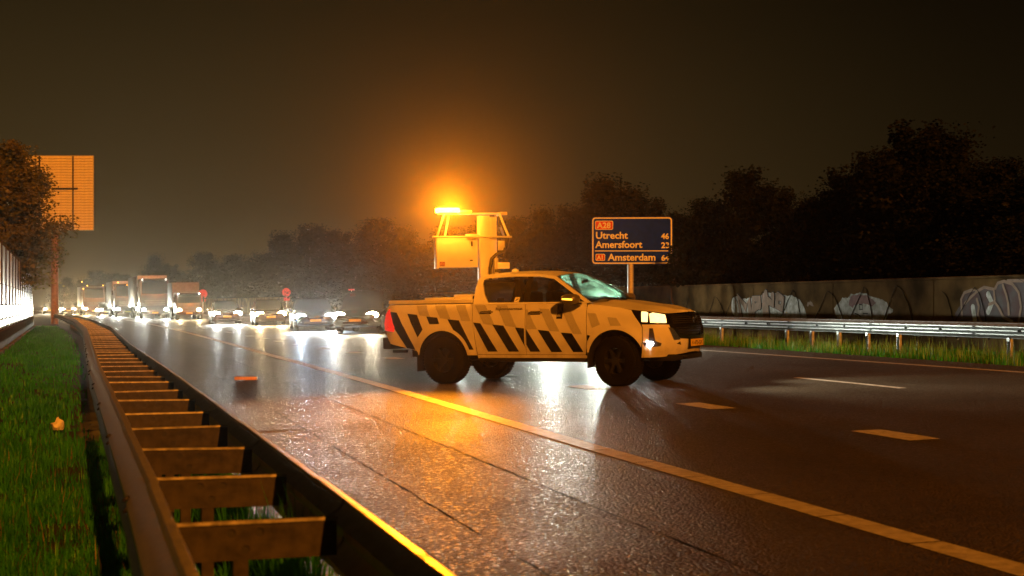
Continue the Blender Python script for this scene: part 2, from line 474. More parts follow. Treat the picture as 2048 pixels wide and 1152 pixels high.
road = tag(empty('road'), kind='structure')
def rail_r(t):                  # traffic-side beam of the double guard rail
    return interp(t, [(-10, .87), (3.5, .85), (9, .79), (15, .72), (25, .54), (43, .42), (65, -.20), (90, -1.3), (120, -2.9)])
def rail_l(t):
    return interp(t, [(-10, .17), (4, .14), (9, .06), (16, -.06), (40, -.33), (65, -.95), (90, -2.05), (120, -3.7)])
m = MB()
strip(m, lambda t: rail_r(t) - q(t) + .02, lambda t: 15.85, tsteps(-6, 460, 2, 10), -.020, 4)
m.build('road_base', K['crack'], road, 0)
m = MB()
strip(m, lambda t: 3.20, lambda t: 15.66, tsteps(-6, 60, .22) , 0, 1, .012, rnd)
strip(m, lambda t: 3.20, lambda t: 15.66, tsteps(60, 460, 2, 10), 0, 3)
m.build('carriageway', K['road'], road, 0)
cuts = [-6, 15.6, 20.3, 22.6, 26.0, 31.5, 42, 50]
for i, (a, b) in enumerate(zip(cuts, cuts[1:])):
    for k, (n0, n1) in enumerate(((None, 2.19), (2.205, 3.185))):
        m = MB(); dz = rnd.uniform(-.002, .001)
        e0 = (lambda t: rail_r(t) - q(t) + .10) if n0 is None else (lambda t: 2.205)
        ts = [a + .004 + (b - a - .008) * j / max(2, int((b - a) / .16)) for j in range(max(2, int((b - a) / .16)) + 1)]
        strip(m, e0, lambda t, n1=n1: n1, ts, dz, 1, .009, rnd)
        m.build('shoulder_slab', K['shoulder'], road, 0)
m = MB()
strip(m, lambda t: rail_r(t) - q(t) + .10, lambda t: 3.185, tsteps(50.01, 460, 2, 10), 0, 2)
m.build('shoulder_slab', K['shoulder'], road, 0)

L1 = [(-8, 4.46), (12, 4.41), (22, 4.45), (38, 4.36), (63, 4.42), (93, 4.5), (126, 4.5), (460, 4.5)]
LB = [(-8, 7.65), (12.2, 7.41), (16.3, 7.27), (20.7, 7.18), (25, 6.98), (33.5, 6.70), (42.5, 6.35), (49, 6.22), (70, 6.1), (460, 6.1)]
LD = [(-8, 11.1), (19, 10.95), (31, 10.6), (60, 10.2), (460, 9.9)]
LR = [(-8, 14.95), (20, 14.57), (32, 14.2), (60, 13.9), (460, 13.6)]
def mark(name, pts, w, t0, t1, step=1.0, jag=.004):
    m = MB(); k = max(1, int((t1 - t0) / step)); ts = [t0 + (t1 - t0) * i / k for i in range(k + 1)]
    strip(m, lambda t: interp(t, pts) - w / 2, lambda t: interp(t, pts) + w / 2, ts, .004, 1, jag, rnd)
    return m.build(name, K['line'], road, 0)
t = -5.6
while t < 30:
    mark('edge_line_block', L1, .21, t + .011, t + 1.045 - .011, .26, .003); t += 1.045
mark('edge_line', L1, .21, t + .01, 460, 2.0)
mark('edge_line', LR, .17, -6, 460, 1.5)
for k in range(-3, 12):
    mark('lane_block', LB, .34, 12.16 + 4.15 * k - .52, 12.16 + 4.15 * k + .52, .2, .004)
for k in range(-1, 14):
    mark('lane_dash', LD, .14, 17.75 + 12 * k, 17.75 + 12 * k + 3.1, .5, .003)
for k in range(14):
    mark('lane_dash', LB, .16, 64 + 12 * k, 67 + 12 * k, 1.5)

def grass(name, label, count, fn_pos, h0, h1, w, m_, seed, lean=.5):
    r = np.random.default_rng(seed)
    base = fn_pos(r, count)                       # (N,3)
    N_ = len(base)
    h = r.uniform(h0, h1, N_) * r.uniform(.5, 1.0, N_) * (1 + .75 * clumps(r, base[:, 0], base[:, 1], 9.0, 1.7)); th = r.uniform(0, 2 * np.pi, N_); ln = r.uniform(0, lean, N_) * h
    dx, dy = np.cos(th), np.sin(th); wx, wy = -dy * w / 2, dx * w / 2
    z0 = np.zeros(N_)
    v0 = base + np.stack([-wx, -wy, z0], 1); v1 = base + np.stack([wx, wy, z0], 1)
    mid = base + np.stack([dx * ln * .4, dy * ln * .4, h * .62], 1)
    v2 = mid + np.stack([wx * .7, wy * .7, z0], 1); v3 = mid - np.stack([wx * .7, wy * .7, z0], 1)
    tip = base + np.stack([dx * ln, dy * ln, h], 1)
    V = np.stack([v0, v1, v2, v3, tip], 1).reshape(-1, 3)
    me = bpy.data.meshes.new(name)
    me.vertices.add(len(V)); me.vertices.foreach_set('co', V.ravel().astype(np.float32))
    o = np.arange(N_) * 5
    loops = np.stack([o, o + 1, o + 2, o + 3, o + 3, o + 2, o + 4], 1).ravel()
    me.loops.add(len(loops)); me.loops.foreach_set('vertex_index', loops.astype(np.int32))
    st = np.stack([np.arange(N_) * 7, np.arange(N_) * 7 + 4], 1).ravel()
    me.polygons.add(2 * N_); me.polygons.foreach_set('loop_start', st.astype(np.int32))
    me.update(calc_edges=True); me.validate()
    me.materials.append(m_)
    return tag(link(bpy.data.objects.new(name, me)), label, 'grass', kind='stuff')
qv = np.vectorize(q); rl = np.vectorize(rail_l); rr_ = np.vectorize(rail_r)
def nt_xyz(n, t, z):
    return np.stack([n * CP - t * SP, n * SP + t * CP, z], 1)
def clumps(r, n, t, amt, sc_):
    return np.array([noise.noise(Vector((a * sc_, b * sc_, amt))) for a, b in zip(n, t)])
# verge sheets
m = MB()
strip(m, lambda t: -9.0, lambda t: rail_r(t) - q(t) + .04, tsteps(-6, 300, 1.5, 8), -.03, 6)
verge = tag(m.build('verge', mat('verge_soil', (.020, .026, .008), .9, bump=.6, bscale=15), deg=0), kind='structure')
m = MB()
strip(m, lambda t: 15.62, lambda t: 22.5, tsteps(-6, 300, 1.5, 8), -.028, 4)
tag(m.build('verge', K['soil'], deg=0), kind='structure')
def left_near(r, c):
    t = 2.2 + 13 * r.random(c) ** 1.15; a = rl(t) + .22; n = a - r.random(c) * (1.4 + .14 * t)
    keep = clumps(r, n, t, 1.0, 2.2) > r.uniform(-.55, .45, c)
    n, t = n[keep], t[keep]
    return nt_xyz(n, t, np.full(len(n), gz(0) - .03))
def left_far(r, c):
    t = 14 + 80 * r.random(c) ** 1.5; n = -.4 * r.random(c) + rl(t) - r.random(c) * 3.4
    keep = (clumps(r, n, t, 2.0, .8) > r.uniform(-.7, .4, c)) & (n > -6.2 + qv(t))
    n, t = n[keep], t[keep]
    return nt_xyz(n, t, np.full(len(n), gz(0) - .03))
def under_rail(r, c):
    t = 2 + 14 * r.random(c); n = rl(t) + .1 + (rr_(t) - rl(t) - .14) * r.random(c)
    return nt_xyz(n, t, np.full(c, gz(0) - .03))
def right_strip(r, c):
    t = 12 + 50 * r.random(c) ** 1.2; n = 15.72 + 3.6 * r.random(c) ** 1.3 + .12 * np.sin(t * 3.1)
    keep = clumps(r, n, t, 3.0, 1.4) > r.uniform(-.8, .45, c)
    n, t = n[keep], t[keep]
    return nt_xyz(n + qv(t), t, np.full(len(n), gz(16) - .03))
grass('grass', 'short wet green grass on the verge left of the guard rail', 120000, left_near, .05, .17, .008, K['grass'], 11, .9)
grass('grass', 'dry straw coloured stalks scattered through the left verge grass', 3500, left_near, .06, .24, .007, K['straw'], 21, 1.1)
grass('grass', 'faraway green grass strip between noise barrier and guard rail', 60000, left_far, .05, .16, .022, K['grass'], 12, .9)
grass('grass', 'grass growing underneath the double guard rail', 9000, under_rail, .06, .2, .009, K['grass'], 13, .9)
def rail_foot(r, c):
    t = 2.2 + 26 * r.random(c) ** 1.3; n = rr_(t) - .10 + .20 * r.random(c)
    return nt_xyz(n, t, np.full(c, gz(1) - .03))
grass('grass', 'taller grass tufts along the foot of the traffic side rail', 16000, rail_foot, .16, .48, .009, K['grass'], 16, .5)
grass('grass', 'lit low green grass along the right road edge', 42000, right_strip, .05, .20, .014, K['grass'], 14, .9)
grass('grass', 'pale tall seeding grass below the right guard rail', 16000, right_strip, .16, .46, .010, K['grass_tall'], 15, .45)
# ------------------------------------------------------------------ the pickup truck (local frame: +x forward, +y its left, z up)
TX, TY, TH = .665, 23.29, R(28.5)
truck = empty('pickup_truck')
tag(truck, 'white double cab pickup with dark diagonal stripes and amber beacon mast', 'pickup truck')
def ground_frame(x, y, heading):
    n = x * CP + y * SP
    z = SLOPE * (min(max(n, .4), 16.5) - 6.8)
    up = Vector((-SLOPE * CP, -SLOPE * SP, 1)).normalized()
    f = Vector((math.cos(heading), math.sin(heading), 0)); f = (f - up * f.dot(up)).normalized()
    l = up.cross(f)
    return Matrix(((f.x, l.x, up.x, x), (f.y, l.y, up.y, y), (f.z, l.z, up.z, z), (0, 0, 0, 1)))
truck.matrix_world = ground_frame(TX, TY, -TH)

WB = 1.5425; SN = 2.55; SA0 = 1.70; SAL = 2.52 - SA0; SBW = .915
_ta = np.linspace(0, np.pi / 2, 1601)
_aa = SA0 + SAL * np.abs(np.sin(_ta)) ** (2 / SN); _bb = SBW * np.abs(np.cos(_ta)) ** (2 / SN)
_ss = SA0 + np.concatenate([[0], np.cumsum(np.hypot(np.diff(_aa), np.diff(_bb)))])
SE = float(_ss[-1])
def plan(s):
    mir = 1
    if s > SE: s = 2 * SE - s; mir = -1
    if s <= SA0:
        b = SBW; nx = 0.0
        if s < -2.45: b -= .10 * ((-2.45 - s) / .27) ** 2; nx = -.6 * min(1, (-2.45 - s) / .27)
        a = s; ny = 1.0
    else:
        a = float(np.interp(s, _ss, _aa)); b = float(np.interp(s, _ss, _bb)); d = .01
        a1 = float(np.interp(min(s + d, SE), _ss, _aa)); b1 = float(np.interp(min(s + d, SE), _ss, _bb))
        a0 = float(np.interp(max(s - d, SA0), _ss, _aa)); b0 = float(np.interp(max(s - d, SA0), _ss, _bb))
        ta, tb = a1 - a0, b1 - b0; l = math.hypot(ta, tb) or 1
        nx, ny = -tb / l, ta / l
    l = math.hypot(nx, ny)
    return a, b, nx / l, ny / l, mir
ZT = [(1.05, 1.268), (1.5, 1.225), (1.80, 1.175), (2.1, 1.145), (2.43, 1.108), (SE, 1.125)]
def ins(s, z):
    if s > SE: s = 2 * SE - s
    i = .012 + .03 * ((z - .88) / .42) ** 2 if z <= 1.28 else .0392 + (z - 1.28) * .44
    wf = smooth(s, 1.9, 2.5)
    i += wf * max(0, z - .9) * .24 + wf * max(0, .6 - z) * .30
    if s > 1.0 and z <= 1.28:
        zt = interp(s, ZT)
        if z > zt - .12: i += .05 * ((z - zt + .12) / .12) ** 2
    if -1.0 > s and z > 1.2: i += .03 * ((z - 1.2) / .1) ** 2
    if .92 < z < 1.06: i -= .008 * math.sin((z - .92) / .14 * math.pi)       # shoulder crease
    for c_ in (-WB, WB):
        d = math.hypot(s - c_, z - .40)
        i -= .030 * math.exp(-((d - .49) / .07) ** 2)
    return i
def TM(sign):
    def fn(s, z, off=0.0):
        a, b, nx, ny, mir = plan(s); i = ins(s, z) - off
        return Vector((a - nx * i, sign * mir * (b - ny * i), z))
    return fn
RIM_ARC = arc(-WB, .40, .47, 171.5, 8.5, 22)
FA = arc(WB, .40, .47, 171.5, 25, 20)
bed_poly = [(-2.70, 1.30), (-2.72, 1.0), (-2.69, .80), (-2.58, .655), (-2.04, .54)] + RIM_ARC + [(-.915, .47), (-.945, .75), (-.985, 1.02), (-.985, 1.30)]
rear_door = [(-.90, .485), (-.93, .75), (-.97, 1.02), (-.97, 1.283), (-.017, 1.283), (-.017, .485)]
front_door = [(-.005, .485), (-.005, 1.283), (1.055, 1.283), (1.055, .60), (1.03, .485)]
fender = FA + [(1.985, .70), (1.985, .90), (1.955, .955), (1.80, 1.165), (1.6, 1.205), (1.3, 1.245), (1.068, 1.266), (1.068, .47)]
ROOF = [(-.955, 1.70), (-.90, 1.742), (-.6, 1.765), (-.3, 1.772), (.1, 1.763), (.45, 1.715)]
upper = [(-.97, 1.287), (-.985, 1.55)] + ROOF + [(.86, 1.455), (1.14, 1.287)]
DLO = [(-.70, 1.315), (-.80, 1.45), (-.865, 1.62), (-.855, 1.685), (-.80, 1.708), (-.3, 1.725), (.15, 1.715), (.42, 1.672), (.80, 1.435), (1.02, 1.305)]
DLO_R = [(-.70, 1.315), (-.80, 1.45), (-.865, 1.62), (-.855, 1.685), (-.80, 1.708), (-.3, 1.725), (-.055, 1.722), (-.055, 1.312)]
DLO_F = [(.03, 1.310), (.03, 1.720), (.15, 1.715), (.42, 1.672), (.80, 1.435), (1.02, 1.305)]
sill = [(-.90, .455), (-.90, .478), (1.03, .478), (1.068, .462), (1.068, .43), (-.89, .42)]
def stripe(name, poly, fn, m_, parent):
    return panel(name, poly, fn, m_, parent, thick=0, step=.06, off=.0045)
def shear(x0, x1, z0, z1, k=.63):          # a band leaning backwards as it rises
    return [(x0, z0), (x0 - k * (z1 - z0), z1), (x1 - k * (z1 - z0), z1), (x1, z0)]
def clip_arch(poly, cx, r=.475):           # push points out of the wheel opening
    out = []
    for x, z in resample(poly, .03):
        d = math.hypot(x - cx, z - .40)
        if d < r and d > 1e-6: x = cx + (x - cx) * r / d; z = .40 + (z - .40) * r / d
        out.append((x, z))
    return out
for sign in (-1, 1):
    fn = TM(sign)
    bed = panel('bed_side', bed_poly, fn, K['white'], truck, step=.06)
    rd = panel('door', rear_door, fn, K['white'], truck, step=.07)
    fd = panel('door', front_door, fn, K['white'], truck, step=.07)
    panel('front_fender', fender, fn, K['white'], truck, step=.06)
    panel('window_frame', upper, fn, K['white'], truck, holes=[DLO], thick=.04, step=.05)
    panel('side_sill', sill, fn, K['white'], truck, step=.06)
    panel('window', DLO_R, fn, K['win'], truck, thick=0, off=-.018, step=.08)
    panel('window', DLO_F, fn, K['win'], truck, thick=0, off=-.018, step=.08)
    panel('window_pillar', [(-.06, 1.305), (-.06, 1.726), (.035, 1.724), (.035, 1.305)], fn, K['gloss'], truck, thick=.01, off=-.012)
    # door handles
    for d, a0, a1, zz in ((rd, -.83, -.60, 1.165), (fd, .05, .29, 1.145)):
        m = MB(); pts = [fn(a0, zz, .0), fn(a0 + .03, zz, .032), fn((a0 + a1) / 2, zz + .004, .04), fn(a1 - .03, zz, .032), fn(a1, zz, .0)]
        m.tube(pts, [.012, .014, .015, .014, .012], 8); m.build('handle', K['chrome'], d)
        panel('handle_recess', [(a0 + .03, zz - .032), (a0 + .03, zz + .026), (a1 - .03, zz + .026), (a1 - .03, zz - .032)], fn, K['black'], d, thick=0, off=.002)
    # livery: dark blocks below a falling line, pale blocks above it
    dk = [[(-2.68, 1.20), (-2.43, 1.175), (-2.07, .555), (-2.24, .585)],
          [(-2.22, 1.155), (-2.03, 1.135), (-1.92, .89), (-2.02, .76)],
          [(-1.85, 1.105), (-1.64, 1.085), (-1.59, .98), (-1.78, .98)],
          [(-1.44, 1.055), (-1.22, 1.035), (-.965, .56), (-1.10, .56)]]
    for pl in dk: stripe('dark_stripe', clip_arch(pl, -WB, .53), fn, K['decal'], bed)
    for pl in ([(-.955, 1.0), (-.82, .985), (-.525, .53), (-.70, .53)], [(-.60, .965), (-.40, .945), (-.135, .53), (-.32, .53)]):
        stripe('dark_stripe', pl, fn, K['decal'], rd)
    stripe('dark_stripe', [(-.19, .915), (-.03, .898), (-.03, .65), (-.021, .60)], fn, K['decal'], rd)
    stripe('dark_stripe', [(.005, .885), (.01, .883), (.245, .53), (.065, .53), (.005, .64)], fn, K['decal'], fd)
    for pl in ([(.215, .875), (.41, .855), (.63, .525), (.44, .525)], [(.62, .83), (.81, .815), (1.00, .525), (.82, .525)]):
        stripe('dark_stripe', pl, fn, K['decal'], fd)
    stripe('dark_stripe', [(1.075, .79), (1.13, .78), (1.085, .70), (1.075, .72)], fn, K['decal'], truck)
    for pl in ([(-2.05, 1.285), (-1.86, 1.285), (-1.78, 1.10), (-1.98, 1.125)], [(-1.70, 1.285), (-1.50, 1.285), (-1.38, 1.05), (-1.58, 1.075)], [(-1.30, 1.285), (-1.12, 1.285), (-1.0, 1.02), (-1.17, 1.03)]):
        stripe('pale_stripe', pl, fn, K['pale'], bed)
    for pl in ([(-.93, 1.275), (-.74, 1.275), (-.56, .96), (-.76, .98)], [(-.53, 1.27), (-.34, 1.27), (-.16, .915), (-.36, .94)]):
        stripe('pale_stripe', pl, fn, K['pale'], rd)
    for pl in ([(.24, 1.21), (.41, 1.20), (.60, .845), (.43, .855)], [(.65, 1.17), (.80, 1.155), (.985, .80), (.83, .812)], [(.005, 1.20), (.03, 1.20), (.20, .885), (.02, .885)]):
        stripe('pale_stripe', pl, fn, K['pale'], fd)
    for pl in ([(1.085, 1.13), (1.22, 1.12), (1.30, .95), (1.16, .90)], [(1.42, 1.06), (1.57, 1.05), (1.66, .93), (1.48, .93)]):
        stripe('pale_stripe', pl, fn, K['pale'], truck)
    stripe('dark_stripe', [(1.995, .675), (2.06, .67), (2.03, .60)], fn, K['decal'], truck)
    # service flag and lettering on the doors
    pn = stripe('service_badge', [(.545, 1.045), (.565, 1.278), (.665, 1.278), (.645, 1.045)], fn, K['decal'], fd)
    def on_side(x0, z0, o, sg=sign, f=fn):
        if sg < 0: return lambda x, y: f(x0 + x, z0 + y, o)
        return lambda x, y: f(x0 - x, z0 + y, o)
    ex = .0
    text_obj('lettering', 'afc', .062, on_side(.553 if sign < 0 else .64, 1.078, .0075), K['pale'], fd, .001)
    text_obj('lettering', 'Rijkswaterstaat', .062, on_side(-.545 if sign < 0 else -.06, 1.193, .0085), K['black'], rd, .0004, width=.485)
    # window sticker
    st = stripe('window_sticker', [(-.235, 1.318), (-.225, 1.395), (-.135, 1.395), (-.145, 1.318)], lambda s_, z_, o: fn(s_, z_, o - .018), K['signwhite'], truck)
    stripe('sticker_mark', [(-.215, 1.345), (-.17, 1.372), (-.155, 1.368), (-.20, 1.338)], lambda s_, z_, o: fn(s_, z_, o - .015), K['black'], truck)
    # tail lamp
    panel('tail_light', [(-2.60, 1.235), (-2.70, 1.15), (-2.725, 1.0), (-2.715, .875), (-2.49, .855), (-2.465, .92)], fn, K['tail'], truck, thick=.03, off=.014, step=.05)
    # headlamp
    hl = panel('headlight', [(1.79, 1.172), (1.965, .965), (2.42, .945), (2.43, 1.092), (2.1, 1.135)], fn, K['gloss'], truck, thick=.03, off=-.004, step=.05)
    panel('lamp_lens', [(1.975, 1.142), (1.985, .985), (2.075, .98), (2.085, 1.12), (2.06, 1.134)], fn, K['lamp_pickup'], hl, thick=.005, off=.008, step=.05)
    panel('lamp_lens', [(2.105, 1.105), (2.115, .972), (2.375, .962), (2.385, 1.086), (2.16, 1.122)], fn, K['lamp_pickup'], hl, thick=.005, off=.008, step=.05)
    pos = fn(2.28, 1.02, .07)
    spot('headlight_beam', hl, pos, (1, sign * .05, -.045), 600, (1.0, .86, .58), R(80), .9, .06)
    # fog lamp
    fg = panel('fog_lamp', [(2.10, .885), (2.085, .66), (2.13, .60), (2.27, .61), (2.29, .655), (2.19, .69), (2.155, .885)], fn, K['black'], truck, thick=.02, off=.006, step=.05)
    panel('lamp_lens', [(2.115 + .045 * math.cos(k), .652 + .034 * math.sin(k)) for k in [2 * math.pi * j / 14 for j in range(14)]], fn, K['lamp_white'], fg, thick=.01, off=.018, step=.03)
    panel('grille_corner', [(2.40, .895), (2.475, .885), (2.61, .735), (2.63, .705), (2.50, .70)], fn, K['chrome'], truck, thick=.03, off=.012, step=.05)
    # mud flaps, side step
    for a_, z0 in ((-2.03, .20), (1.08, .28)):
        MB().box((a_, sign * .79, (z0 + .52) / 2), (.018, .24, .52 - z0)).build('mud_flap', K['black'], truck)
    MB().box((.08, sign * .84, .40), (1.9, .10, .06)).build('side_step', K['black'], truck, bevel=.012)
    # mirror
    mr = MB()
    rings = []
    for k, (y_, sx, sz) in enumerate(((.90, .03, .03), (.96, .09, .055), (1.02, .135, .078), (1.10, .145, .082), (1.17, .12, .07), (1.20, .06, .04))):
        rings.append([Vector((.90 + sx * abs(math.cos(t_)) ** .7 * (1 if math.cos(t_) > 0 else -1) - .03 * k / 5, sign * y_, 1.348 + sz * abs(math.sin(t_)) ** .8 * (1 if math.sin(t_) > 0 else -1))) for t_ in [2 * math.pi * j / 20 for j in range(20)]])
    mirror = mr.loft(rings).build('mirror', K['housing'], truck, 50)
    MB().box((.93, sign * 1.00, 1.278), (.16, .16, .04)).build('mirror_base', K['black'], mirror, bevel=.02)
    MB().tube([(.80, sign * 1.193, 1.352), (.88, sign * 1.204, 1.348), (.965, sign * 1.192, 1.342)], .013, 8).build('turn_signal', K['blink'], mirror)
# hood: lines across from one fender top to the other
rows = []
fr = TM(1)
for i in range(31):
    s = 1.068 + (SE - .004 - 1.068) * (i / 30) ** .85
    p = fr(s, interp(s, ZT) - .004)
    rows.append([Vector((p.x, p.y * j / 10, p.z + (1 - (abs(j) / 10) ** 2.4) * .075 * min(1, p.y / .8) + (.012 if 2 < abs(j) < 6 else 0))) for j in range(-10, 11)])
MB().grid(rows).build('hood', K['white'], truck, 50)
# roof
rows = []
for i in range(25):
    a = -.955 + 1.405 * i / 24; z = interp(a, ROOF); p = fr(a, z)
    rows.append([Vector((a + .05 * (1 - (j / 8) ** 2) * smooth(a, .2, .45) - .03 * (1 - (j / 8) ** 2) * smooth(-a, .7, .955), p.y * j / 8, z + .05 * (1 - (abs(j) / 8) ** 2.3))) for j in range(-8, 9)])
roof_rows = rows
MB().grid(rows).build('roof', K['white'], truck, 50)
# windscreen
rows = []
pa, pb = fr(.455, 1.712), fr(1.135, 1.29)
for i in range(11):
    k = i / 10
    a0, y0, z0 = pa.x + (pb.x - pa.x) * k, pa.y + (pb.y - pa.y) * k, pa.z + (pb.z - pa.z) * k
    bow = .05 + .12 * k
    rows.append([Vector((a0 + bow * (1 - (j / 8) ** 2) + .02 * math.sin(k * math.pi), y0 * j / 8, z0 + (1 - (j / 8) ** 2) * (.048 * (1 - k) + .012 * k) + .02 * math.sin(k * math.pi))) for j in range(-8, 9)])
MB().grid(rows).build('windscreen', K['clear'], truck, 60)
for y0 in (-.55, .05):
    MB().tube([(1.27, y0, 1.318), (1.225, y0 + .3, 1.345), (1.20, y0 + .56, 1.345)], .009, 6).build('wiper', K['black'], truck)
# cab rear wall with its window, tailgate, bed
bk = TM(1)
out = [(-y, z) for y, z in [(fr(-.96, z).y - .01, z) for z in (.6, 1.0, 1.283, 1.5, 1.69)]] + [(fr(-.96, z).y - .01, z) for z in (1.69, 1.5, 1.283, 1.0, .6)]
hole = [(-.60, 1.33), (-.56, 1.64), (.56, 1.64), (.60, 1.33)]
back = panel('cab_back', out, lambda y, z, o: Vector((-.955 + o, y, z)), K['white'], truck, holes=[hole], thick=.02, step=.12)
panel('window', hole, lambda y, z, o: Vector((-.957 + o, y, z)), glass('rear_glass', (.75, .78, .75)), back, thick=0, step=.3)
MB().box((-2.66, 0, .98), (.05, 1.50, .62)).build('tailgate', K['white'], truck, bevel=.02)
MB().box((-2.68, 0, .66), (.17, 1.66, .20)).build('rear_bumper', K['black'], truck, bevel=.03)
MB().box((-2.56, -.60, .52), (.28, .05, .05)).build('tow_bar', K['black'], truck, bevel=.01)
MB().box((-1.82, 0, .95), (1.62, 1.50, .50)).build('bed_liner', K['black'], truck)
cover = MB().box((-1.82, 0, 1.345), (1.62, 1.66, .065)).build('bed_cover', K['white'], truck, bevel=.018)
MB().box((-1.72, -.40, 1.395), (.56, .60, .035)).build('cover_hatch', K['white'], cover, bevel=.012)
MB().box((-1.22, -.36, 1.415), (.42, .70, .085)).build('storage_box', K['white'], cover, bevel=.015)
MB().tube([(-1.76, -.55, 1.42), (-1.70, -.55, 1.435), (-1.64, -.55, 1.42)], .012, 6).build('hatch_handle', K['black'], cover)
MB().tube([(-1.03, -.72, 1.40), (-1.03, -.55, 1.40)], .035, 10).build('cover_hinge', K['black'], cover)
# front: bumper, grille, plate
def mirr(pts): return pts + [(2 * SE - s, z) for s, z in pts[::-1]]
fnr = TM(-1)
bump_poly = mirr([(1.965, .44), (1.985, .56), (1.997, .70), (1.997, .90), (1.985, .945), (2.42, .935), (2.43, .90), (2.60, .72), (2.9, .700)]) + [(2 * SE - s, z) for s, z in [(1.965, .44), (2.35, .445), (2.6, .475), (3.0, .50)]] + [(3.0, .50), (2.6, .475), (2.35, .445)]
bumper = panel('front_bumper', bump_poly, fnr, K['white'], truck, thick=.03, step=.06)
gp = mirr([(2.445, 1.090), (2.45, .91), (2.62, .735), (2.9, .715)])
grille = panel('grille', gp, fnr, K['gloss'], truck, thick=.03, step=.06, off=-.035)
fr_in = mirr([(2.485, 1.060), (2.49, .935), (2.64, .775), (2.9, .755)])
panel('grille_frame', gp, fnr, K['gloss'], grille, holes=[fr_in], thick=.03, step=.05, off=.010)
for zz in (.81, .845, .88, .955, .985, 1.015, 1.045):
    k0 = interp(zz, [(.755, 2.66), (.93, 2.49), (1.1, 2.485)])
    panel('grille_slat', mirr([(k0, zz + .007), (k0, zz - .007)]), fnr, K['black'], grille, thick=.02, off=-.012, step=.1)
panel('grille_bar', mirr([(2.50, .932), (2.52, .905)]), fnr, K['gloss'], grille, thick=.02, off=.004, step=.1)
ctr = Vector((2.515 - .03, 0, 1.01))
m = MB()
for (rx, rz, oy, oz) in ((.085, .058, 0, 0), (.034, .056, 0, 0), (.06, .024, 0, .022)):
    m.tube([ctr + Vector((.012, oy + rx * math.cos(k), oz + rz * math.sin(k))) for k in [2 * math.pi * j / 20 for j in range(21)]], .0075, 6)
m.build('emblem', K['chrome'], grille)
pc = fnr(SE, .645, .02)
MB().box((pc.x, pc.y, .645), (.012, .58, .145)).build('plate_holder', K['black'], bumper, bevel=.004)
plate = MB().box((pc.x + .010, 0, .645), (.006, .52, .11)).build('license_plate', K['yellow'], bumper, bevel=.002)
text_obj('lettering', 'V-475-GX', .085, lambda x, y: Vector((pc.x + .0145, -.225 + x, .613 + y)), K['black'], bumper, .001, width=.45)
panel('tow_cover', [(2.56, .64), (2.64, .675), (2.66, .62)], fnr, K['black'], bumper, thick=0, off=.004, step=.1)
MB().box((2.12, 0, .43), (.5, 1.25, .10)).build('skid_plate', K['black'], truck, bevel=.02)
MB().tube([(2.33, -.20, .43), (2.42, -.20, .42), (2.42, -.10, .42), (2.33, -.10, .43)], .018, 8).build('tow_hook', K['black'], truck)
# running gear and cabin
MB().box((-.2, 0, .50), (4.4, .95, .16)).build('chassis', K['black'], truck)
MB().box((1.70, 0, .80), (1.1, 1.08, .50)).build('engine_block', K['black'], truck)
MB().box((.05, 0, .62), (1.95, 1.62, .22)).build('cab_floor', K['interior'], truck)
MB().tube([(-WB, -.7, .388), (-WB, .7, .388)], .06, 10).build('rear_axle', K['black'], truck)
MB().tube([(WB, -.7, .388), (WB, .7, .388)], .05, 10).build('front_axle', K['black'], truck)
for a_ in (-WB, WB):
    for sg in (-1, 1):
        m = MB(); rg = []
        for k in range(13):
            th = math.pi * k / 12
            rg.append([Vector((a_ + .46 * math.cos(th), sg * y_, .40 + .46 * math.sin(th))) for y_ in (.52, .87)])
        m.grid(rg).build('wheel_arch_liner', K['black'], truck)
MB().box((1.0, 0, 1.12), (.45, 1.55, .26)).build('dashboard', K['interior'], truck, bevel=.06)
for y_ in (-.40, .40):
    seat = MB().box((.15, y_, .92), (.52, .50, .18)).build('seat', K['interior'], truck, bevel=.05)
    MB().box((-.12, y_, 1.20), (.14, .48, .56)).build('backrest', K['interior'], seat, bevel=.05)
    MB().box((-.14, y_, 1.57), (.10, .27, .17)).build('headrest', K['interior'], seat, bevel=.04)
rs = MB().box((-.70, 0, .95), (.45, 1.4, .5)).build('rear_bench', K['interior'], truck, bevel=.05)
MB().tube([Vector((.72 + .06 * math.sin(k), .40 + .18 * math.cos(k), 1.17 + .17 * math.sin(k))) for k in [2 * math.pi * j / 20 for j in range(21)]], .015, 6).build('steering_wheel', K['interior'], truck)
MB().box((.62, 0, 1.61), (.03, .22, .06)).build('inside_mirror', K['interior'], truck, bevel=.01)
MB().lathe([(.0, 0), (.06, 0), (.055, .03), (.02, .05), (0, .052)], 16, Matrix.Translation((-.60, -.10, 1.815)) @ Matrix.Rotation(R(90), 4, 'X')).build('roof_antenna', K['white'], truck)
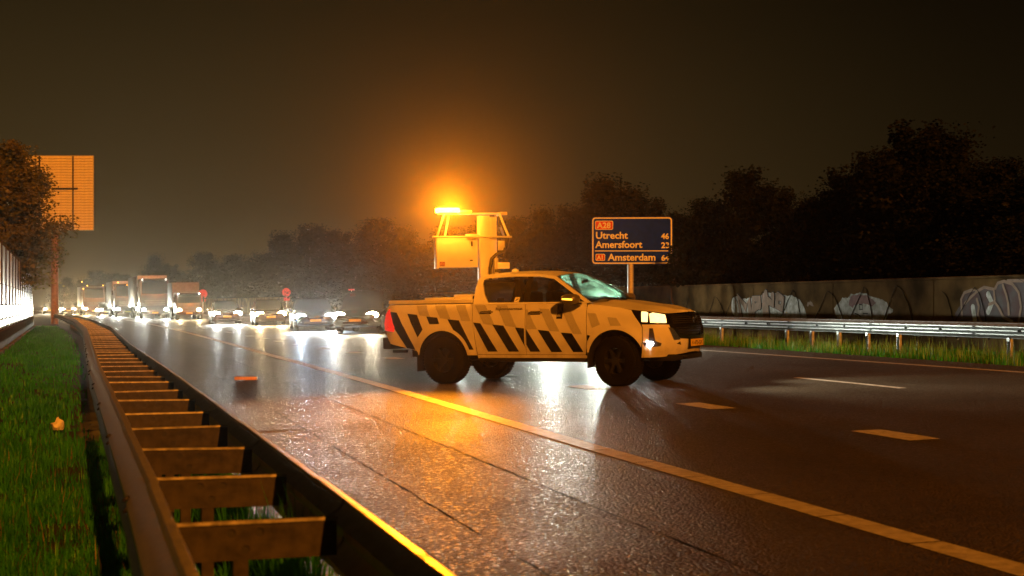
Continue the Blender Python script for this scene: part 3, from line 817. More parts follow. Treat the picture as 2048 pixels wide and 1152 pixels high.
# wheels
def make_wheel():
    prof = [(.20, -.115), (.255, -.130), (.33, -.132), (.365, -.122), (.384, -.10), (.388, -.05), (.388, .05), (.384, .10), (.365, .122), (.33, .132), (.255, .130), (.20, .115)]
    ty = MB().lathe(prof, 48, None, False)
    for k in range(48):                                 # tread blocks
        th = 2 * math.pi * k / 48; c_, s_ = math.cos(th), math.sin(th)
        for y_ in (-.088, -.03, .03, .088):
            mt = Matrix.Rotation(-th + (0.06 if y_ > 0 else 0), 4, 'Y')
            ty.box((.389, y_, 0), (.012, .045, .032), mt)
    tyre = ty.mesh('tyre', 30); tyre.materials.append(K['rubber'])
    rm = MB()
    rm.lathe([(.222, -.112), (.222, -.09), (.19, -.03), (.19, .09), (.222, .112)], 32, None, False)
    nrim = 1
    for k in range(6):
        th = 2 * math.pi * k / 6
        rm.box((.125, -.075, 0), (.19, .028, .055), Matrix.Rotation(th, 4, 'Y'))
    rm.lathe([(.0, -.02), (.185, -.02), (.185, -.005), (0, -.005)], 28)
    rm.lathe([(.0, -.10), (.055, -.098), (.062, -.06), (.062, .02)], 20)
    rim = rm.mesh('rim', 30); rim.materials.append(K['alloy'])
    return tyre, rim
TYRE, RIM = make_wheel()
for a_ in (-WB, WB):
    for sg in (-1, 1):
        w = empty('wheel'); w.parent = truck; w.location = (a_, sg * .775, .388)
        w.rotation_euler = (0, 0, (0 if sg < 0 else math.pi) + (R(-11) if a_ > 0 else 0))
        inst('tyre', TYRE, w); inst('rim', RIM, w)
# beacon mast standing in the bed
MY = R(18) + TH                                           # plane of the mast relative to the truck
mast_m = Matrix.Translation((-1.16, -.02, 0)) @ Matrix.Rotation(MY, 4, 'Z')
mast = MB()
mast.box((-.07, 0, 2.04), (.18, .17, 1.45)); mast.box((.085, .01, 2.06), (.13, .12, 1.36)); mast.box((0, 0, 1.36), (.45, .34, .04))
mo = mast.build('light_mast', K['white'], truck, bevel=.012)
mo.matrix_local = mast_m
def mp(name, mb, m_, bevel=.006): return mb.build(name, m_, mo, bevel=bevel)
mp('sign_box', MB().box((-.54, .03, 2.155), (.72, .12, .50)), K['white'], .012)
mp('box_rim', MB().box((-.885, .03, 2.155), (.035, .16, .53)), K['white'])
mp('warning_sticker', MB().box((-.80, -.032, 1.965), (.09, .004, .075)), mat('red_sticker', (.30, .08, .05), .5, var=.6, scale=40), 0)
mp('box_latch', MB().box((-.285, -.036, 2.30), (.025, .02, .09)), K['black'])
mp('box_latch', MB().box((-.30, -.036, 2.02), (.05, .02, .02)), K['black'])
mp('cross_bar', MB().tube([(-.98, -.11, 2.412), (.39, -.11, 2.405)], .016, 8), K['alu'], 0)
mp('control_box', MB().box((-.28, -.02, 2.435), (.20, .10, .05)), K['white'])
mp('top_bar', MB().box((-.26, 0, 2.80), (1.18, .10, .03)), K['white'])
for x0, x1, y_ in ((-.90, -.77, -.09), (-.72, -.64, .08), (.345, .19, -.09), (.32, .17, .08)):
    mp('strut', MB().tube([(x0, y_, 2.41), (x1, y_, 2.795)], .02, 8), K['white'], 0)
mp('strut_gusset', MB().box((.21, .02, 2.66), (.05, .06, .18)), K['black'])
mp('cable', MB().tube([(.24, -.06, 2.42), (.26, -.11, 2.30), (.24, -.13, 2.17), (.10, -.14, 2.11), (.03, -.14, 2.05), (.0, -.13, 1.88), (.0, -.12, 1.72), (.01, -.11, 1.40)], .028, 8), K['black'], 0)
mp('cable', MB().tube([(.36, -.10, 2.38), (.33, -.12, 2.24), (.24, -.13, 2.12), (.22, -.13, 2.0)], .010, 6), K['black'], 0)
mp('actuator', MB().box((.10, -.12, 1.92), (.07, .07, .26)), K['alu'])
mp('camera_box', MB().box((.215, -.14, 1.925), (.21, .12, .105)), K['white'], .012)
mp('camera_bracket', MB().box((.12, -.14, 1.84), (.10, .05, .05)), K['black'])
mp('hook', MB().box((.20, -.12, 2.26), (.11, .05, .16)), K['alu'])
bar = mp('beacon', MB().box((-.685, 0, 2.855), (.40, .17, .085)), K['lamp_amber'], .03)
mp('beacon_foot', MB().box((-.685, 0, 2.81), (.30, .12, .02)), K['black'])
mp('beacon_end', MB().box((-.38, 0, 2.835), (.20, .15, .04)), K['white'], .01)
mp('spare_beacon', MB().box((.27, 0, 2.80), (.13, .15, .055)), mat('clear_lens', (.55, .45, .32), .1), .012)
inv_m = (truck.matrix_world @ mast_m).to_3x3().inverted()
to_cam = inv_m @ (Vector((0, 0, 1.4)) - (truck.matrix_world @ mast_m @ Vector((-.685, 0, 2.85))))
to_left = inv_m @ Vector((-.33, .94, .05))
point('beacon_glow', mo, (-.685, -.18, 2.93), BEACON_P, (1.0, .30, .015), .06)
spot('beacon_beam', mo, (-.685, -.17, 2.86), to_cam.normalized() + Vector((0, 0, .20)), BEACON_C, (1.0, .26, .006), R(36), .6, .05)
spot('beacon_spill', mo, (-.685, -.20, 2.84), inv_m @ Vector((-1.3, -5.2, -2.9)), 3000, (1.0, .28, .010), R(66), 1.0, .08)
# ------------------------------------------------------------------ waiting traffic
CW = {}; LAMP = 1.4
def car_wheel(r, w):
    if (r, w) not in CW:
        ty = MB().lathe([(r * .62, -w / 2), (r * .9, -w / 2), (r, -w * .36), (r, w * .36), (r * .9, w / 2), (r * .62, w / 2)], 28, None, False).mesh('tyre'); ty.materials.append(K['rubber'])
        rb = MB().lathe([(r * .63, -w * .45), (r * .55, -w * .2), (r * .55, w * .4)], 24, None, False)
        for k in range(5): rb.box((r * .33, -w * .36, 0), (r * .58, .025, .05), Matrix.Rotation(2 * math.pi * k / 5, 4, 'Y'))
        rb.lathe([(0, -w * .42), (.06, -w * .40), (.06, 0)], 12)
        rm = rb.mesh('rim'); rm.materials.append(K['alloy'])
        CW[(r, w)] = (ty, rm)
    return CW[(r, w)]
def put_wheels(root, axles, track, r, w):
    ty, rm = car_wheel(r, w)
    for a in axles:
        for sg in (-1, 1):
            e_ = empty('wheel'); e_.parent = root; e_.location = (a, sg * track, r); e_.rotation_euler = (0, 0, 0 if sg < 0 else math.pi)
            inst('tyre', ty, e_); inst('rim', rm, e_)
def place(root, n, t, turn=0.0):
    dq = -.00044 * (t - 25) if t > 25 else 0
    d = P(dq, 1); h = math.atan2(-d.y, -d.x) + turn
    p = P(n, t)
    root.matrix_world = ground_frame(p.x, p.y, h)
    up = SLOPE * (min(max(n - q(t), .4), 16.5) - 6.8)
    root.location.z = up
def rrect(hw, z0, z1, r, n=3):
    pts = []
    for cx, cz, a0 in ((hw - r, z1 - r, 0), (-(hw - r), z1 - r, 90), (-(hw - r), z0 + r, 180), (hw - r, z0 + r, 270)):
        pts += [(cx + r * math.cos(R(a0 + 90 * k / n)), cz + r * math.sin(R(a0 + 90 * k / n))) for k in range(n + 1)]
    return pts
def car(name, label, n, t, paint, lamp, lc, kind='hatch', turn=0.0, watts=700, L=4.3, W=.89, Ht=1.48, plate_c='yellow', group='cars waiting behind the pickup', cone=60):
    root = empty(name); tag(root, label, 'car', group)
    f = L / 2; wb = L * .30; r = .34 if kind == 'suv' else .31
    zb = .24 if kind == 'suv' else .17; belt = .98 if kind == 'suv' else .88; hood = belt - .02
    # lower body as a loft of rounded sections from nose to tail
    st = [(f, .62, zb + .22, hood - .26), (f - .05, .76, zb + .08, hood - .20), (f - .22, .86, zb + .02, hood - .12), (f - .55, .90, zb, hood - .05), (f - 1.0, .90, zb, hood + .02), (f - 1.3, .90, zb, belt + .02), (0, .90, zb, belt + .02), (-f + .7, .90, zb, belt + .04), (-f + .15, .87, zb + .06, belt + .02), (-f, .78, zb + .15, belt - .15)]
    rings = [[Vector((a, W / .90 * y, z)) for y, z in rrect(w_, z0, z1, min(.14, (z1 - z0) * .42))] for a, w_, z0, z1 in st]
    body = MB().loft(rings).build('body', paint, root, 40)
    # cabin
    a_f, a_r = f - 1.18, (-f + .12 if kind != 'sedan' else -f + .75)
    hs = [(a_f, .80, belt - .06, belt + .02), (a_f - .38, .76, belt - .06, belt + (Ht - belt) * .55), (a_f - .80, .66, belt - .06, Ht - .02), (a_f - 1.3, .65, belt - .06, Ht), (a_r + .55, .64, belt - .06, Ht - .03), (a_r + .12, .62, belt - .06, belt + (Ht - belt) * .55), (a_r, .72, belt - .06, belt + .05)]
    rings = []
    for a, w_, z0, z1 in hs:
        rings.append([Vector((a, W / .90 * y, z)) for y, z in ((.82, z0), (.82, min(z1, belt)), (w_ + .04, z1 - .06 if z1 - .06 > belt else z1), (w_ - .08, z1), (-(w_ - .08), z1), (-(w_ + .04), z1 - .06 if z1 - .06 > belt else z1), (-.82, min(z1, belt)), (-.82, z0))])
    cabin = MB().loft(rings).build('cabin', paint, root, 40)
    zt = Ht - .05
    m = MB(); ws = [(a_f + .02, .72, belt + .035), (a_f - .37, .69, belt + (Ht - belt) * .56), (a_f - .76, .60, Ht - .035)]
    m.grid([[Vector((a + .03 * (1 - (j / 4) ** 2), w_ * j / 4, z + .012)) for j in range(-4, 5)] for a, w_, z in ws]).build('windscreen', K['carglass'], cabin, 60)
    for sg in (-1, 1):
        for poly in ([(a_f - .30, belt + .03), (a_f - .80, Ht - .09), (a_f - 1.25, Ht - .08), (a_f - 1.25, belt + .03)], [(a_f - 1.33, belt + .03), (a_f - 1.33, Ht - .08), (a_r + .55, Ht - .11), (a_r + .35, belt + .04)]):
            m = MB(); k_ = lambda z: .845 - (z - belt) * .33
            m.add([Vector((a, sg * W / .90 * (k_(z) + .006), z)) for a, z in poly], [(0, 1, 2, 3)]).build('window', K['carglass'], cabin, 0)
        # lamps
        y_ = sg * W / .90 * .655; zl = hood - .21
        hl = MB().lathe([(0, -.02), (.185, -.015), (.19, .03), (.13, .06)], 20, Matrix.Translation((f - .10, y_, zl)) @ Matrix.Rotation(R(90), 4, 'Z') @ Matrix.Scale(1.35, 4, (1, 0, 0)) @ Matrix.Scale(.72, 4, (0, 0, 1))).build('headlight', lamp, root, 50)
        spot('headlight_beam', hl, (f + .06, y_, zl), (1, 0, -.012), watts * LAMP, lc, R(cone), 1.0, .07)
        MB().box((a_f - .35, sg * W / .90 * 1.0, belt + .07), (.12, .17, .12)).build('mirror', paint, root, bevel=.03)
        MB().lathe([(0, 0), (.05, 0), (.05, .03)], 12, Matrix.Translation((f - .06, sg * .62, zb + .26)) @ Matrix.Rotation(R(90), 4, 'Z')).build('fog_lamp', K['chrome'], root)
        for a in (wb, -wb):
            m = MB(); m.add([Vector((a + (r + .05) * math.cos(k), sg * (W + .006), r + (r + .05) * math.sin(k))) for k in [math.pi * j / 14 for j in range(15)]] + [Vector((a - r - .05, sg * (W + .006), zb)), Vector((a + r + .05, sg * (W + .006), zb))], [tuple(range(17))]).build('wheel_arch', K['black'], root, 0)
    MB().box((f - .015, 0, hood - .28), (.05, .72, .12)).build('grille', K['gloss'], root, bevel=.02)
    MB().box((f + .005, 0, zb + .20), (.05, 1.05, .10)).build('lower_intake', K['black'], root, bevel=.02)
    MB().box((f + .035, 0, zb + .30), (.012, .50, .10)).build('license_plate', K[plate_c], root)
    put_wheels(root, (wb, -wb), W - .10, r, .21)
    if kind == 'suv':
        for sg in (-1, 1):
            MB().tube([(a_f - .8, sg * .60, Ht), (a_f - 1.0, sg * .60, Ht + .05), (a_r + .7, sg * .60, Ht + .04), (a_r + .5, sg * .60, Ht - .03)], .018, 6).build('roof_rail', K['chrome'], root)
    place(root, n, t, turn)
    return root
def lorry(name, label, n, t, cab_m, box_m, lamp, lc, W=1.22, cab_h=2.9, box_h=3.7, box_l=7.0, watts=900, top=None, top_mat='marker', turn=0.0, cat='lorry'):
    root = empty(name); tag(root, label, cat, 'lorries waiting behind the pickup')
    cl = 2.1
    rings = [[Vector((a, y, z)) for y, z in rrect(w_, z0, z1, .12)] for a, w_, z0, z1 in ((0, W * .97, .50, cab_h * .60), (-.06, W, .42, cab_h * .66), (-.35, W, .40, cab_h * .97), (-.6, W, .40, cab_h), (-cl, W, .45, cab_h))]
    cab = MB().loft(rings).build('cab', cab_m, root, 40)
    zs0, zs1 = cab_h * .60, cab_h * .93
    m = MB(); m.grid([[Vector((a + .03 * (1 - (j / 4) ** 2), w_ * j / 4, z)) for j in range(-4, 5)] for a, w_, z in ((.015, W * .88, zs0 + .03), (-.13, W * .88, (zs0 + zs1) / 2), (-.30, W * .84, zs1))]).build('windscreen', K['carglass'], cab, 60)
    MB().box((-.16, 0, cab_h * .97), (.35, W * 1.7, .05), None).build('sun_visor', K['black'], cab, bevel=.01)
    for z in (1.0, 1.15, 1.30): MB().box((.03, 0, z * cab_h / 2.9), (.05, W * 1.35, .08)).build('grille_bar', K['alloy'], cab, bevel=.01)
    MB().box((.03, 0, .55), (.12, W * 1.9, .30)).build('bumper', cab_m, root, bevel=.03)
    MB().box((.10, 0, .52), (.012, .50, .11)).build('license_plate', K['yellow'], root)
    for sg in (-1, 1):
        hl = MB().lathe([(0, -.02), (.17, -.015), (.17, .04)], 18, Matrix.Translation((.06, sg * W * .76, .74)) @ Matrix.Rotation(R(90), 4, 'Z')).build('headlight', lamp, root, 50)
        spot('headlight_beam', hl, (.16, sg * W * .76, .74), (1, 0, -.008), watts * LAMP, lc, R(60), 1.0, .08)
        MB().box((-.25, sg * (W + .16), cab_h * .74), (.10, .16, .44)).build('mirror', K['black'], root, bevel=.03)
        MB().tube([(-.25, sg * W, cab_h * .86), (-.25, sg * (W + .16), cab_h * .86)], .02, 6).build('mirror_arm', K['black'], root)
        sw = MB(); sw.add([Vector((a, sg * (W + .006), z)) for a, z in ((-.30, zs0 + .05), (-.42, zs1 - .02), (-1.2, zs1 - .02), (-1.2, zs0 - .05))], [(0, 1, 2, 3)]).build('window', K['carglass'], cab, 0)
    if top:
        for y_, z_ in top:
            MB().lathe([(0, -.01), (.055, -.008), (.06, .03)], 12, Matrix.Translation((-.05, y_, z_)) @ Matrix.Rotation(R(90), 4, 'Z')).build('marker_light', K[top_mat], root, 50)
            MB().box((-.14, y_, z_), (.14, .04, .04)).build('lamp_bracket', K['black'], root)
    box = MB().box((-cl - .3 - box_l / 2, 0, (1.05 + box_h) / 2), (box_l, 2.5 if W > 1.1 else 2.1, box_h - 1.05)).build('cargo_box', box_m, root, bevel=.04)
    MB().box((-cl - .28, 0, (1.05 + box_h) / 2), (.03, (2.5 if W > 1.1 else 2.1) - .2, box_h - 1.3)).build('box_front', box_m, box, bevel=.01)
    MB().box((-cl - box_l / 2, 0, .80), (box_l + 2, .9, .22)).build('chassis', K['black'], root)
    put_wheels(root, (-1.0, -cl - box_l * .62, -cl - box_l * .80), W - .14, .46, .30)
    place(root, n, t, turn)
    return root
PT = dict(black=mat('black_car_paint', (.010, .011, .013), .18, coat=.6), blue=mat('blue_car_paint', (.010, .022, .055), .22, coat=.6), grey=mat('grey_car_paint', (.10, .10, .105), .25, metal=.3, coat=.5),
          silver=mat('silver_car_paint', (.18, .19, .20), .25, metal=.4, coat=.5), dark=mat('dark_cab_paint', (.018, .028, .035), .25, coat=.4), brown=mat('tan_tarp', (.12, .09, .07), .6), whitebox=mat('white_box_body', (.26, .26, .25), .45), red=mat('red_cab_paint', (.05, .02, .015), .3, coat=.4))
WHT, WRM, BLU = (.95, 1.0, .90), (1.0, .72, .36), (.68, .84, 1.0)
suv = car('car', 'black sport utility car angled behind the pickup tailgate', 11.05, 59.5, PT['black'], K['lamp_warm'], (1.0, .86, .60), 'suv', R(-24), 1000, 4.7, .95, 1.74)
MB().box((.55, -.55, 1.80), (.14, .24, .06)).build('roof_light', mat('red_lens', (.5, .03, .02), .3), suv, bevel=.02)
car('car', 'dark blue car with bluish headlights beside the black sport utility car', 9.7, 66.5, PT['blue'], K['lamp_white'], BLU, 'hatch', R(-5), 1500, 4.4, .93, 1.46)
car('car', 'grey car with yellowish headlights, left of the dark blue car', 9.55, 83, PT['grey'], K['lamp_yellow'], WRM, 'hatch', R(-3), 1300, 4.2, .86, 1.46)
car('car', 'silver car with white headlights, right of the tan box van', 7.75, 90.5, PT['silver'], K['lamp_white'], WHT, 'sedan', R(-3), 1600, 4.5, .90, 1.45)
lorry('box_van', 'tan box van with two small lamps above its windscreen', 6.95, 113, PT['red'], PT['brown'], K['lamp_yellow'], WRM, .98, 2.15, 2.95, 4.2, 1000, [(-.80, 2.05), (.80, 2.05)], cat='van')
lorry('lorry', 'tall dark lorry with white roof lamps left of the box van', 4.85, 125, PT['dark'], PT['whitebox'], K['lamp_white'], WHT, 1.24, 3.45, 3.75, 12, 2600, [(-1.0, 3.35), (.95, 3.35)])
lorry('lorry', 'lorry with three amber roof lamps, left of the tall dark lorry', 3.0, 146, PT['dark'], PT['whitebox'], K['lamp_white'], WHT, 1.2, 3.3, 3.6, 10, 2600, [(-.85, 3.42), (.0, 3.18), (.55, 3.05)], 'marker_amber')
lorry('lorry', 'far brownish lorry with four warm roof lamps above the rail end', -.2, 172, PT['red'], PT['brown'], K['lamp_yellow'], WRM, 1.22, 3.3, 3.4, 9, 2200, [(-1.3, 3.9), (-.72, 3.45), (1.05, 3.45), (-1.15, 3.1)], 'marker_amber')
car('car', 'far car with white headlights left of the amber lamped lorry', 1.0, 160, PT['grey'], K['lamp_white'], WHT, 'hatch', 0, 2200)
car('car', 'far car with bright warm headlights right of the sign pole', -3.6, 196, PT['black'], K['lamp_yellow'], WRM, 'hatch', 0, 2600)
car('car', 'far car with bright headlights left of the sign pole', -6.2, 208, PT['silver'], K['lamp_warm'], (1.0, .88, .62), 'hatch', 0, 3000)
car('car', 'car hidden behind the pickup, its headlights shining under it', 12.1, 37.5, PT['grey'], K['lamp_white'], (.93, 1.0, .84), 'hatch', R(-2), HIDDEN_W / LAMP, 4.3, .89, 1.46, cone=135)
car('car', 'second car hidden behind the pickup cab', 13.6, 54, PT['silver'], K['lamp_white'], (.96, 1.0, .84), 'hatch', R(-2), HIDDEN_W2 / LAMP, 4.3, .89, 1.46, cone=120)
# ------------------------------------------------------------------ guard rails
WPROF = [(0, 0), (.006, .018), (.062, .050), (.078, .072), (.078, .092), (.062, .114), (.016, .142), (.016, .168), (.062, .196), (.078, .218), (.078, .238), (.062, .260), (.006, .292), (0, .306), (-.006, .314), (-.030, .318)]
def beam(p0, p1, side, z0, m):            # corrugated beam between two plan points, bulging to `side`
    d = (p1 - p0); d.z = 0; d.normalize(); out = Vector((d.y, -d.x, 0)) * side
    pr = WPROF + [(a - .005, z) for a, z in WPROF[::-1]]
    m.loft([[p + out * a + Vector((0, 0, z0 + z)) for a, z in pr] for p in (p0, p1)], True)
def rail_mat(base, name):
    return base
gr = empty('guard_rail', P(.5, 4, gz(0) - .03)); tag(gr, 'double steel guard rail with crossbars between grass verge and road shoulder', 'guard rail')
gi = gr.matrix_world.inverted() if False else Matrix.Translation(-Vector(gr.location))
HB = gz(.5) - .03
def gadd(name, m, m_, deg=35, bevel=0):
    o = m.build(name, m_, gr, deg, bevel); o.matrix_parent_inverse = gi; return o
tseg = [-2.5 + 2.667 * k for k in range(0, 42)]
for fn_, side, mm in ((rail_l, -1, K['steel2']), (rail_r, 1, K['steel'])):
    for i, (a, b) in enumerate(zip(tseg, tseg[1:])):
        m = MB()
        oo = .07 if side < 0 else -.03
        beam(P(fn_(a) - side * (oo if side < 0 else -.02) - side * .006, a - .03), P(fn_(b) - side * (oo if side < 0 else -.02), b + .03), side, HB + .45, m)
        gadd('rail_beam', m, mm, 30)
# crossbars: channel pressed with three holes, shared mesh
def holes3(w):
    c = [(-.055, .098), (.045, .098), (-.005, .038)]
    return [[(x + .016 * math.cos(k), z + .016 * math.sin(k)) for k in [2 * math.pi * j / 10 for j in range(10)]] for x, z in c]
bars = {}
for k in range(-2, 60):
    t = 5.18 + 1.333 * k
    a, b = P(rail_l(t) + .075, t), P(rail_r(t) + .015, t)
    w = round((b - a).length, 2)
    if w not in bars:
        V, T = cdt([(-w / 2, 0), (-w / 2, .135), (w / 2, .135), (w / 2, 0)], holes3(w), .3)
        m = MB(); m.add([Vector((v.x, 0, v.y)) for v in V], T)
        m.box((0, .032, .132), (w, .062, .005)); m.box((0, .032, .0025), (w, .062, .005)); m.box((0, -.006, .138), (w, .014, .012))
        nf = len(m.f)
        for x_, z_ in ((-.055, .098), (.045, .098), (-.005, .038)): m.add([Vector((x_ + .03 * i_, .012, z_ + .03 * j_)) for i_, j_ in ((-1, -1), (1, -1), (1, 1), (-1, 1))], [(0, 1, 2, 3)])  # dark backing added behind the holes so they look shaded
        me = m.mesh('spreader', 30, recalc=False); me.materials.append(K['rust']); me.materials.append(K['crack']); bars[w] = me
        for f_ in me.polygons:
            if f_.index >= nf: f_.material_index = 1
            elif f_.index >= nf - 6: f_.material_index = 2
        me.materials.append(K['steel2'])
    d = b - a; c = (a + b) / 2
    jr = random.Random(k * 7 + 3); o = inst('spreader', bars[w], gr, (c.x, c.y, HB + .52 + jr.uniform(-.007, .007)), (R(jr.uniform(-3, 3)), R(jr.uniform(-.8, .8)), math.atan2(d.y, d.x) + R(jr.uniform(-1.2, 1.2)))); o.matrix_parent_inverse = gi
pm = MB()
pm.box((0, 0, .22), (.006, .10, .60)); pm.box((.025, .05, .22), (.05, .006, .60)); pm.box((.025, -.05, .22), (.05, .006, .60))
post_me = pm.mesh('post'); post_me.materials.append(K['rust'])
for k in range(-2, 60):
    t = 5.23 + 1.333 * k; n = (rail_l(t) + rail_r(t)) / 2
    p = P(n, t); o = inst('post', post_me, gr, (p.x, p.y, HB), (0, 0, PHI)); o.matrix_parent_inverse = gi
bolt = MB().lathe([(0, 0), (.014, 0), (.017, .004), (.014, .012), (0, .015)], 8).mesh('bolt'); bolt.materials.append(K['black'])
for i, t in enumerate(tseg[1:12]):
    for dz in (.235, .205):
        p = P(rail_l(t) - .005, t + (.03 if dz > .22 else -.05)); o = inst('bolt', bolt, gr, (p.x, p.y, HB + .45 + dz + .016), (R(50), 0, PHI + R(90))); o.matrix_parent_inverse = gi

rr = empty('guard_rail', P(17.2, 32, gz(17) - .03)); tag(rr, 'single galvanised guard rail in front of the graffiti wall', 'guard rail')
ri = Matrix.Translation(-Vector(rr.location)); HR = gz(17) - .03
NR = lambda t: 17.15 + q(t)
seg = [9.0 + 4.0 * k for k in range(0, 32)]
for i, (a, b) in enumerate(zip(seg, seg[1:])):
    m = MB(); o = 0
    beam(P(NR(a) + .006, a - .04), P(NR(b), b + .04), -1, HR + .43, m)
    ob = m.build('rail_beam', K['steel'], rr, 30); ob.matrix_parent_inverse = ri
    for da in (.02, .06):
        for dz in (.085, .225):
            p = P(NR(a) - .082 + o, a + da); ob = inst('bolt', bolt, rr, (p.x, p.y, HR + .43 + dz), (0, 0, PHI + R(90))); ob.matrix_parent_inverse = ri
    for da in (1.33, 2.66):
        p = P(NR(a + da) - .020 + o, a + da); ob = inst('bolt', bolt, rr, (p.x, p.y, HR + .43 + .155), (0, 0, PHI + R(90)), (1.6, 1.6, 1.6)); ob.matrix_parent_inverse = ri
pm = MB(); pm.box((0, 0, .22), (.006, .10, .62)); pm.box((-.03, .05, .22), (.06, .006, .62)); pm.box((-.03, -.05, .22), (.06, .006, .62)); pm.box((-.045, 0, .45), (.06, .09, .14))
post2 = pm.mesh('post'); post2.materials.append(K['steel'])
for t in [28.0, 29.33, 30.66, 32.0, 33.33, 37.3, 41.3, 45.3, 49.3, 53.3, 57.3, 61.3, 65.3, 69.3, 73.3, 77.3, 81.3, 85.3, 24.0, 20.0, 16.0, 12.0]:
    p = P(NR(t) + .06, t); ob = inst('post', post2, rr, (p.x, p.y, HR), (0, 0, PHI)); ob.matrix_parent_inverse = ri

# ------------------------------------------------------------------ concrete wall with graffiti
wall = empty('concrete_wall', P(20, 32, .2)); tag(wall, 'low concrete wall with graffiti and thin dark lines behind the right guard rail', 'wall')
wi = Matrix.Translation(-Vector(wall.location))
def wadd(o): o.matrix_parent_inverse = wi; return o
TOPZ = 1.88
def wq(t): return 20.0 + q(t)
wt = [6 + 5.0 * k for k in range(0, 44)]
for a, b in zip(wt, wt[1:]):
    m = MB(); p0, p1 = P(wq(a), a + .006), P(wq(b), b - .006); e0, e1 = P(wq(a) + .30, a + .006), P(wq(b) + .30, b - .006)
    vs = []
    for z in (-.2, TOPZ):
        for p in (p0, p1, e1, e0): vs.append(Vector((p.x, p.y, z)))
    m.add(vs, [(3, 2, 1, 0), (4, 5, 6, 7), (0, 1, 5, 4), (1, 2, 6, 5), (2, 3, 7, 6), (3, 0, 4, 7)])
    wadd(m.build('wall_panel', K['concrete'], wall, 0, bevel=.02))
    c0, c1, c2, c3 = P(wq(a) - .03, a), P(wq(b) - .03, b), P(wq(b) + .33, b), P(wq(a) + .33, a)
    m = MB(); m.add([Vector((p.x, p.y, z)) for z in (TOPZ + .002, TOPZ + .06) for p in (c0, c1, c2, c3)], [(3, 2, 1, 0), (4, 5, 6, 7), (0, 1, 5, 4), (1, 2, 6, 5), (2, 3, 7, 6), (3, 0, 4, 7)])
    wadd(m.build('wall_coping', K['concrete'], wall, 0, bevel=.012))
def wfn(o): return lambda t, z, d=0: (lambda p: Vector((p.x, p.y, z)))(P(wq(t) - o - d, t))
spray = dict(w=mat('white_spray', (.85, .85, .80), .8, var=.35, scale=6, dark=(.50, .50, .44)), b=mat('brown_spray', (.46, .30, .22), .8, var=.15, scale=5), p=mat('pink_spray', (.40, .20, .20), .8, var=.2, scale=4), k=mat('dark_spray', (.02, .02, .018), .8), m=mat('maroon_spray', (.10, .045, .045), .8, var=.5, scale=3, dark=(.16, .14, .15)))
def ragged(poly, r, amt=.03, step=.10):
    return [(x + r.uniform(-amt, amt), z + r.uniform(-amt, amt)) for x, z in resample(poly, step)]
rg = random.Random(5)
G1 = [(42.53, 1.45), (42.61, 1.12), (42.32, .85), (42.19, .70), (37.78, .70), (37.52, .92), (37.64, 1.11), (37.95, 1.40), (38.36, 1.52), (38.86, 1.53), (39.41, 1.58), (40.03, 1.62), (40.64, 1.50), (41.3, 1.46), (41.84, 1.44), (42.19, 1.55)]
G2 = [(35.97, 1.16), (35.78, 1.26), (35.47, 1.44), (35.19, 1.46), (34.98, 1.54), (34.63, 1.58), (34.28, 1.57), (33.95, 1.49), (33.4, 1.39), (33.17, 1.3), (33.01, 1.2), (32.86, 1.14), (32.88, 1.06), (33.09, 1.04), (33.36, .72), (35.58, .70), (35.84, .98)]
G2P = [(35.15, 1.24), (35.09, 1.39), (34.9, 1.53), (34.28, 1.54), (33.95, 1.45), (33.71, 1.32), (33.87, 1.2), (34.36, 1.28), (34.71, 1.28), (34.94, 1.2)]
G3 = [(30.1, 1.05), (29.95, 1.2), (29.82, 1.29), (29.79, 1.52), (29.52, 1.60), (29.1, 1.60), (28.88, 1.68), (28.51, 1.62), (28.41, 1.75), (28.14, 1.80), (27.83, 1.79), (26.6, 1.80), (26.4, .72), (29.64, .72), (30.0, .93)]
for nm, poly, m_ in (('graffiti', G1, 'w'), ('graffiti', G2, 'w'), ('graffiti', G3, 'm')):
    wadd(panel(nm, ragged(poly, rg, .025), wfn(.004), spray[m_], wall, thick=0, step=.12))
wadd(panel('graffiti', ragged(G2P, rg, .03), wfn(.007), spray['p'], wall, thick=0, step=.12))
wadd(panel('graffiti', ragged([(37.55, 1.34), (37.21, 1.37), (37.13, 1.22), (37.5, 1.23)], rg, .04, .06), wfn(.004), spray['b'], wall, thick=0, step=.1))
def strokes(name, lines, w, m_, o):
    m = MB()
    for i, L in enumerate(lines): ribbon(m, L, w, wfn(o + .0012 * i))
    wadd(m.build(name, m_, wall, 0, recalc=False))
LET = [[(41.88, .85), (42.08, 1.52), (41.5, 1.15), (41.3, 1.42), (41.2, .88)], [(40.55, 1.22), (40.55, 1.43), (40.97, 1.45), (41.0, .86)], [(40.55, 1.26), (40.87, 1.16)], [(40.19, .88), (40.26, 1.50)], [(40.0, .85), (40.12, 1.60)], [(39.66, 1.52), (39.63, 1.28), (39.97, 1.38)], [(39.32, 1.53), (39.38, 1.22), (39.07, 1.14), (38.98, 1.42), (39.32, 1.53)]]
strokes('graffiti_letters', LET, .30, spray['k'], .008)
strokes('graffiti_letters', LET, .25, spray['b'], .020)
strokes('graffiti_lines', [[(34.56, 1.26), (34.4, 1.26), (34.38, 1.13), (34.56, 1.13), (34.56, 1.26)], [(34.79, 1.02), (34.6, .98), (34.46, .93)], [(34.36, 1.02), (34.11, 1.02)]], .035, spray['k'], .012)
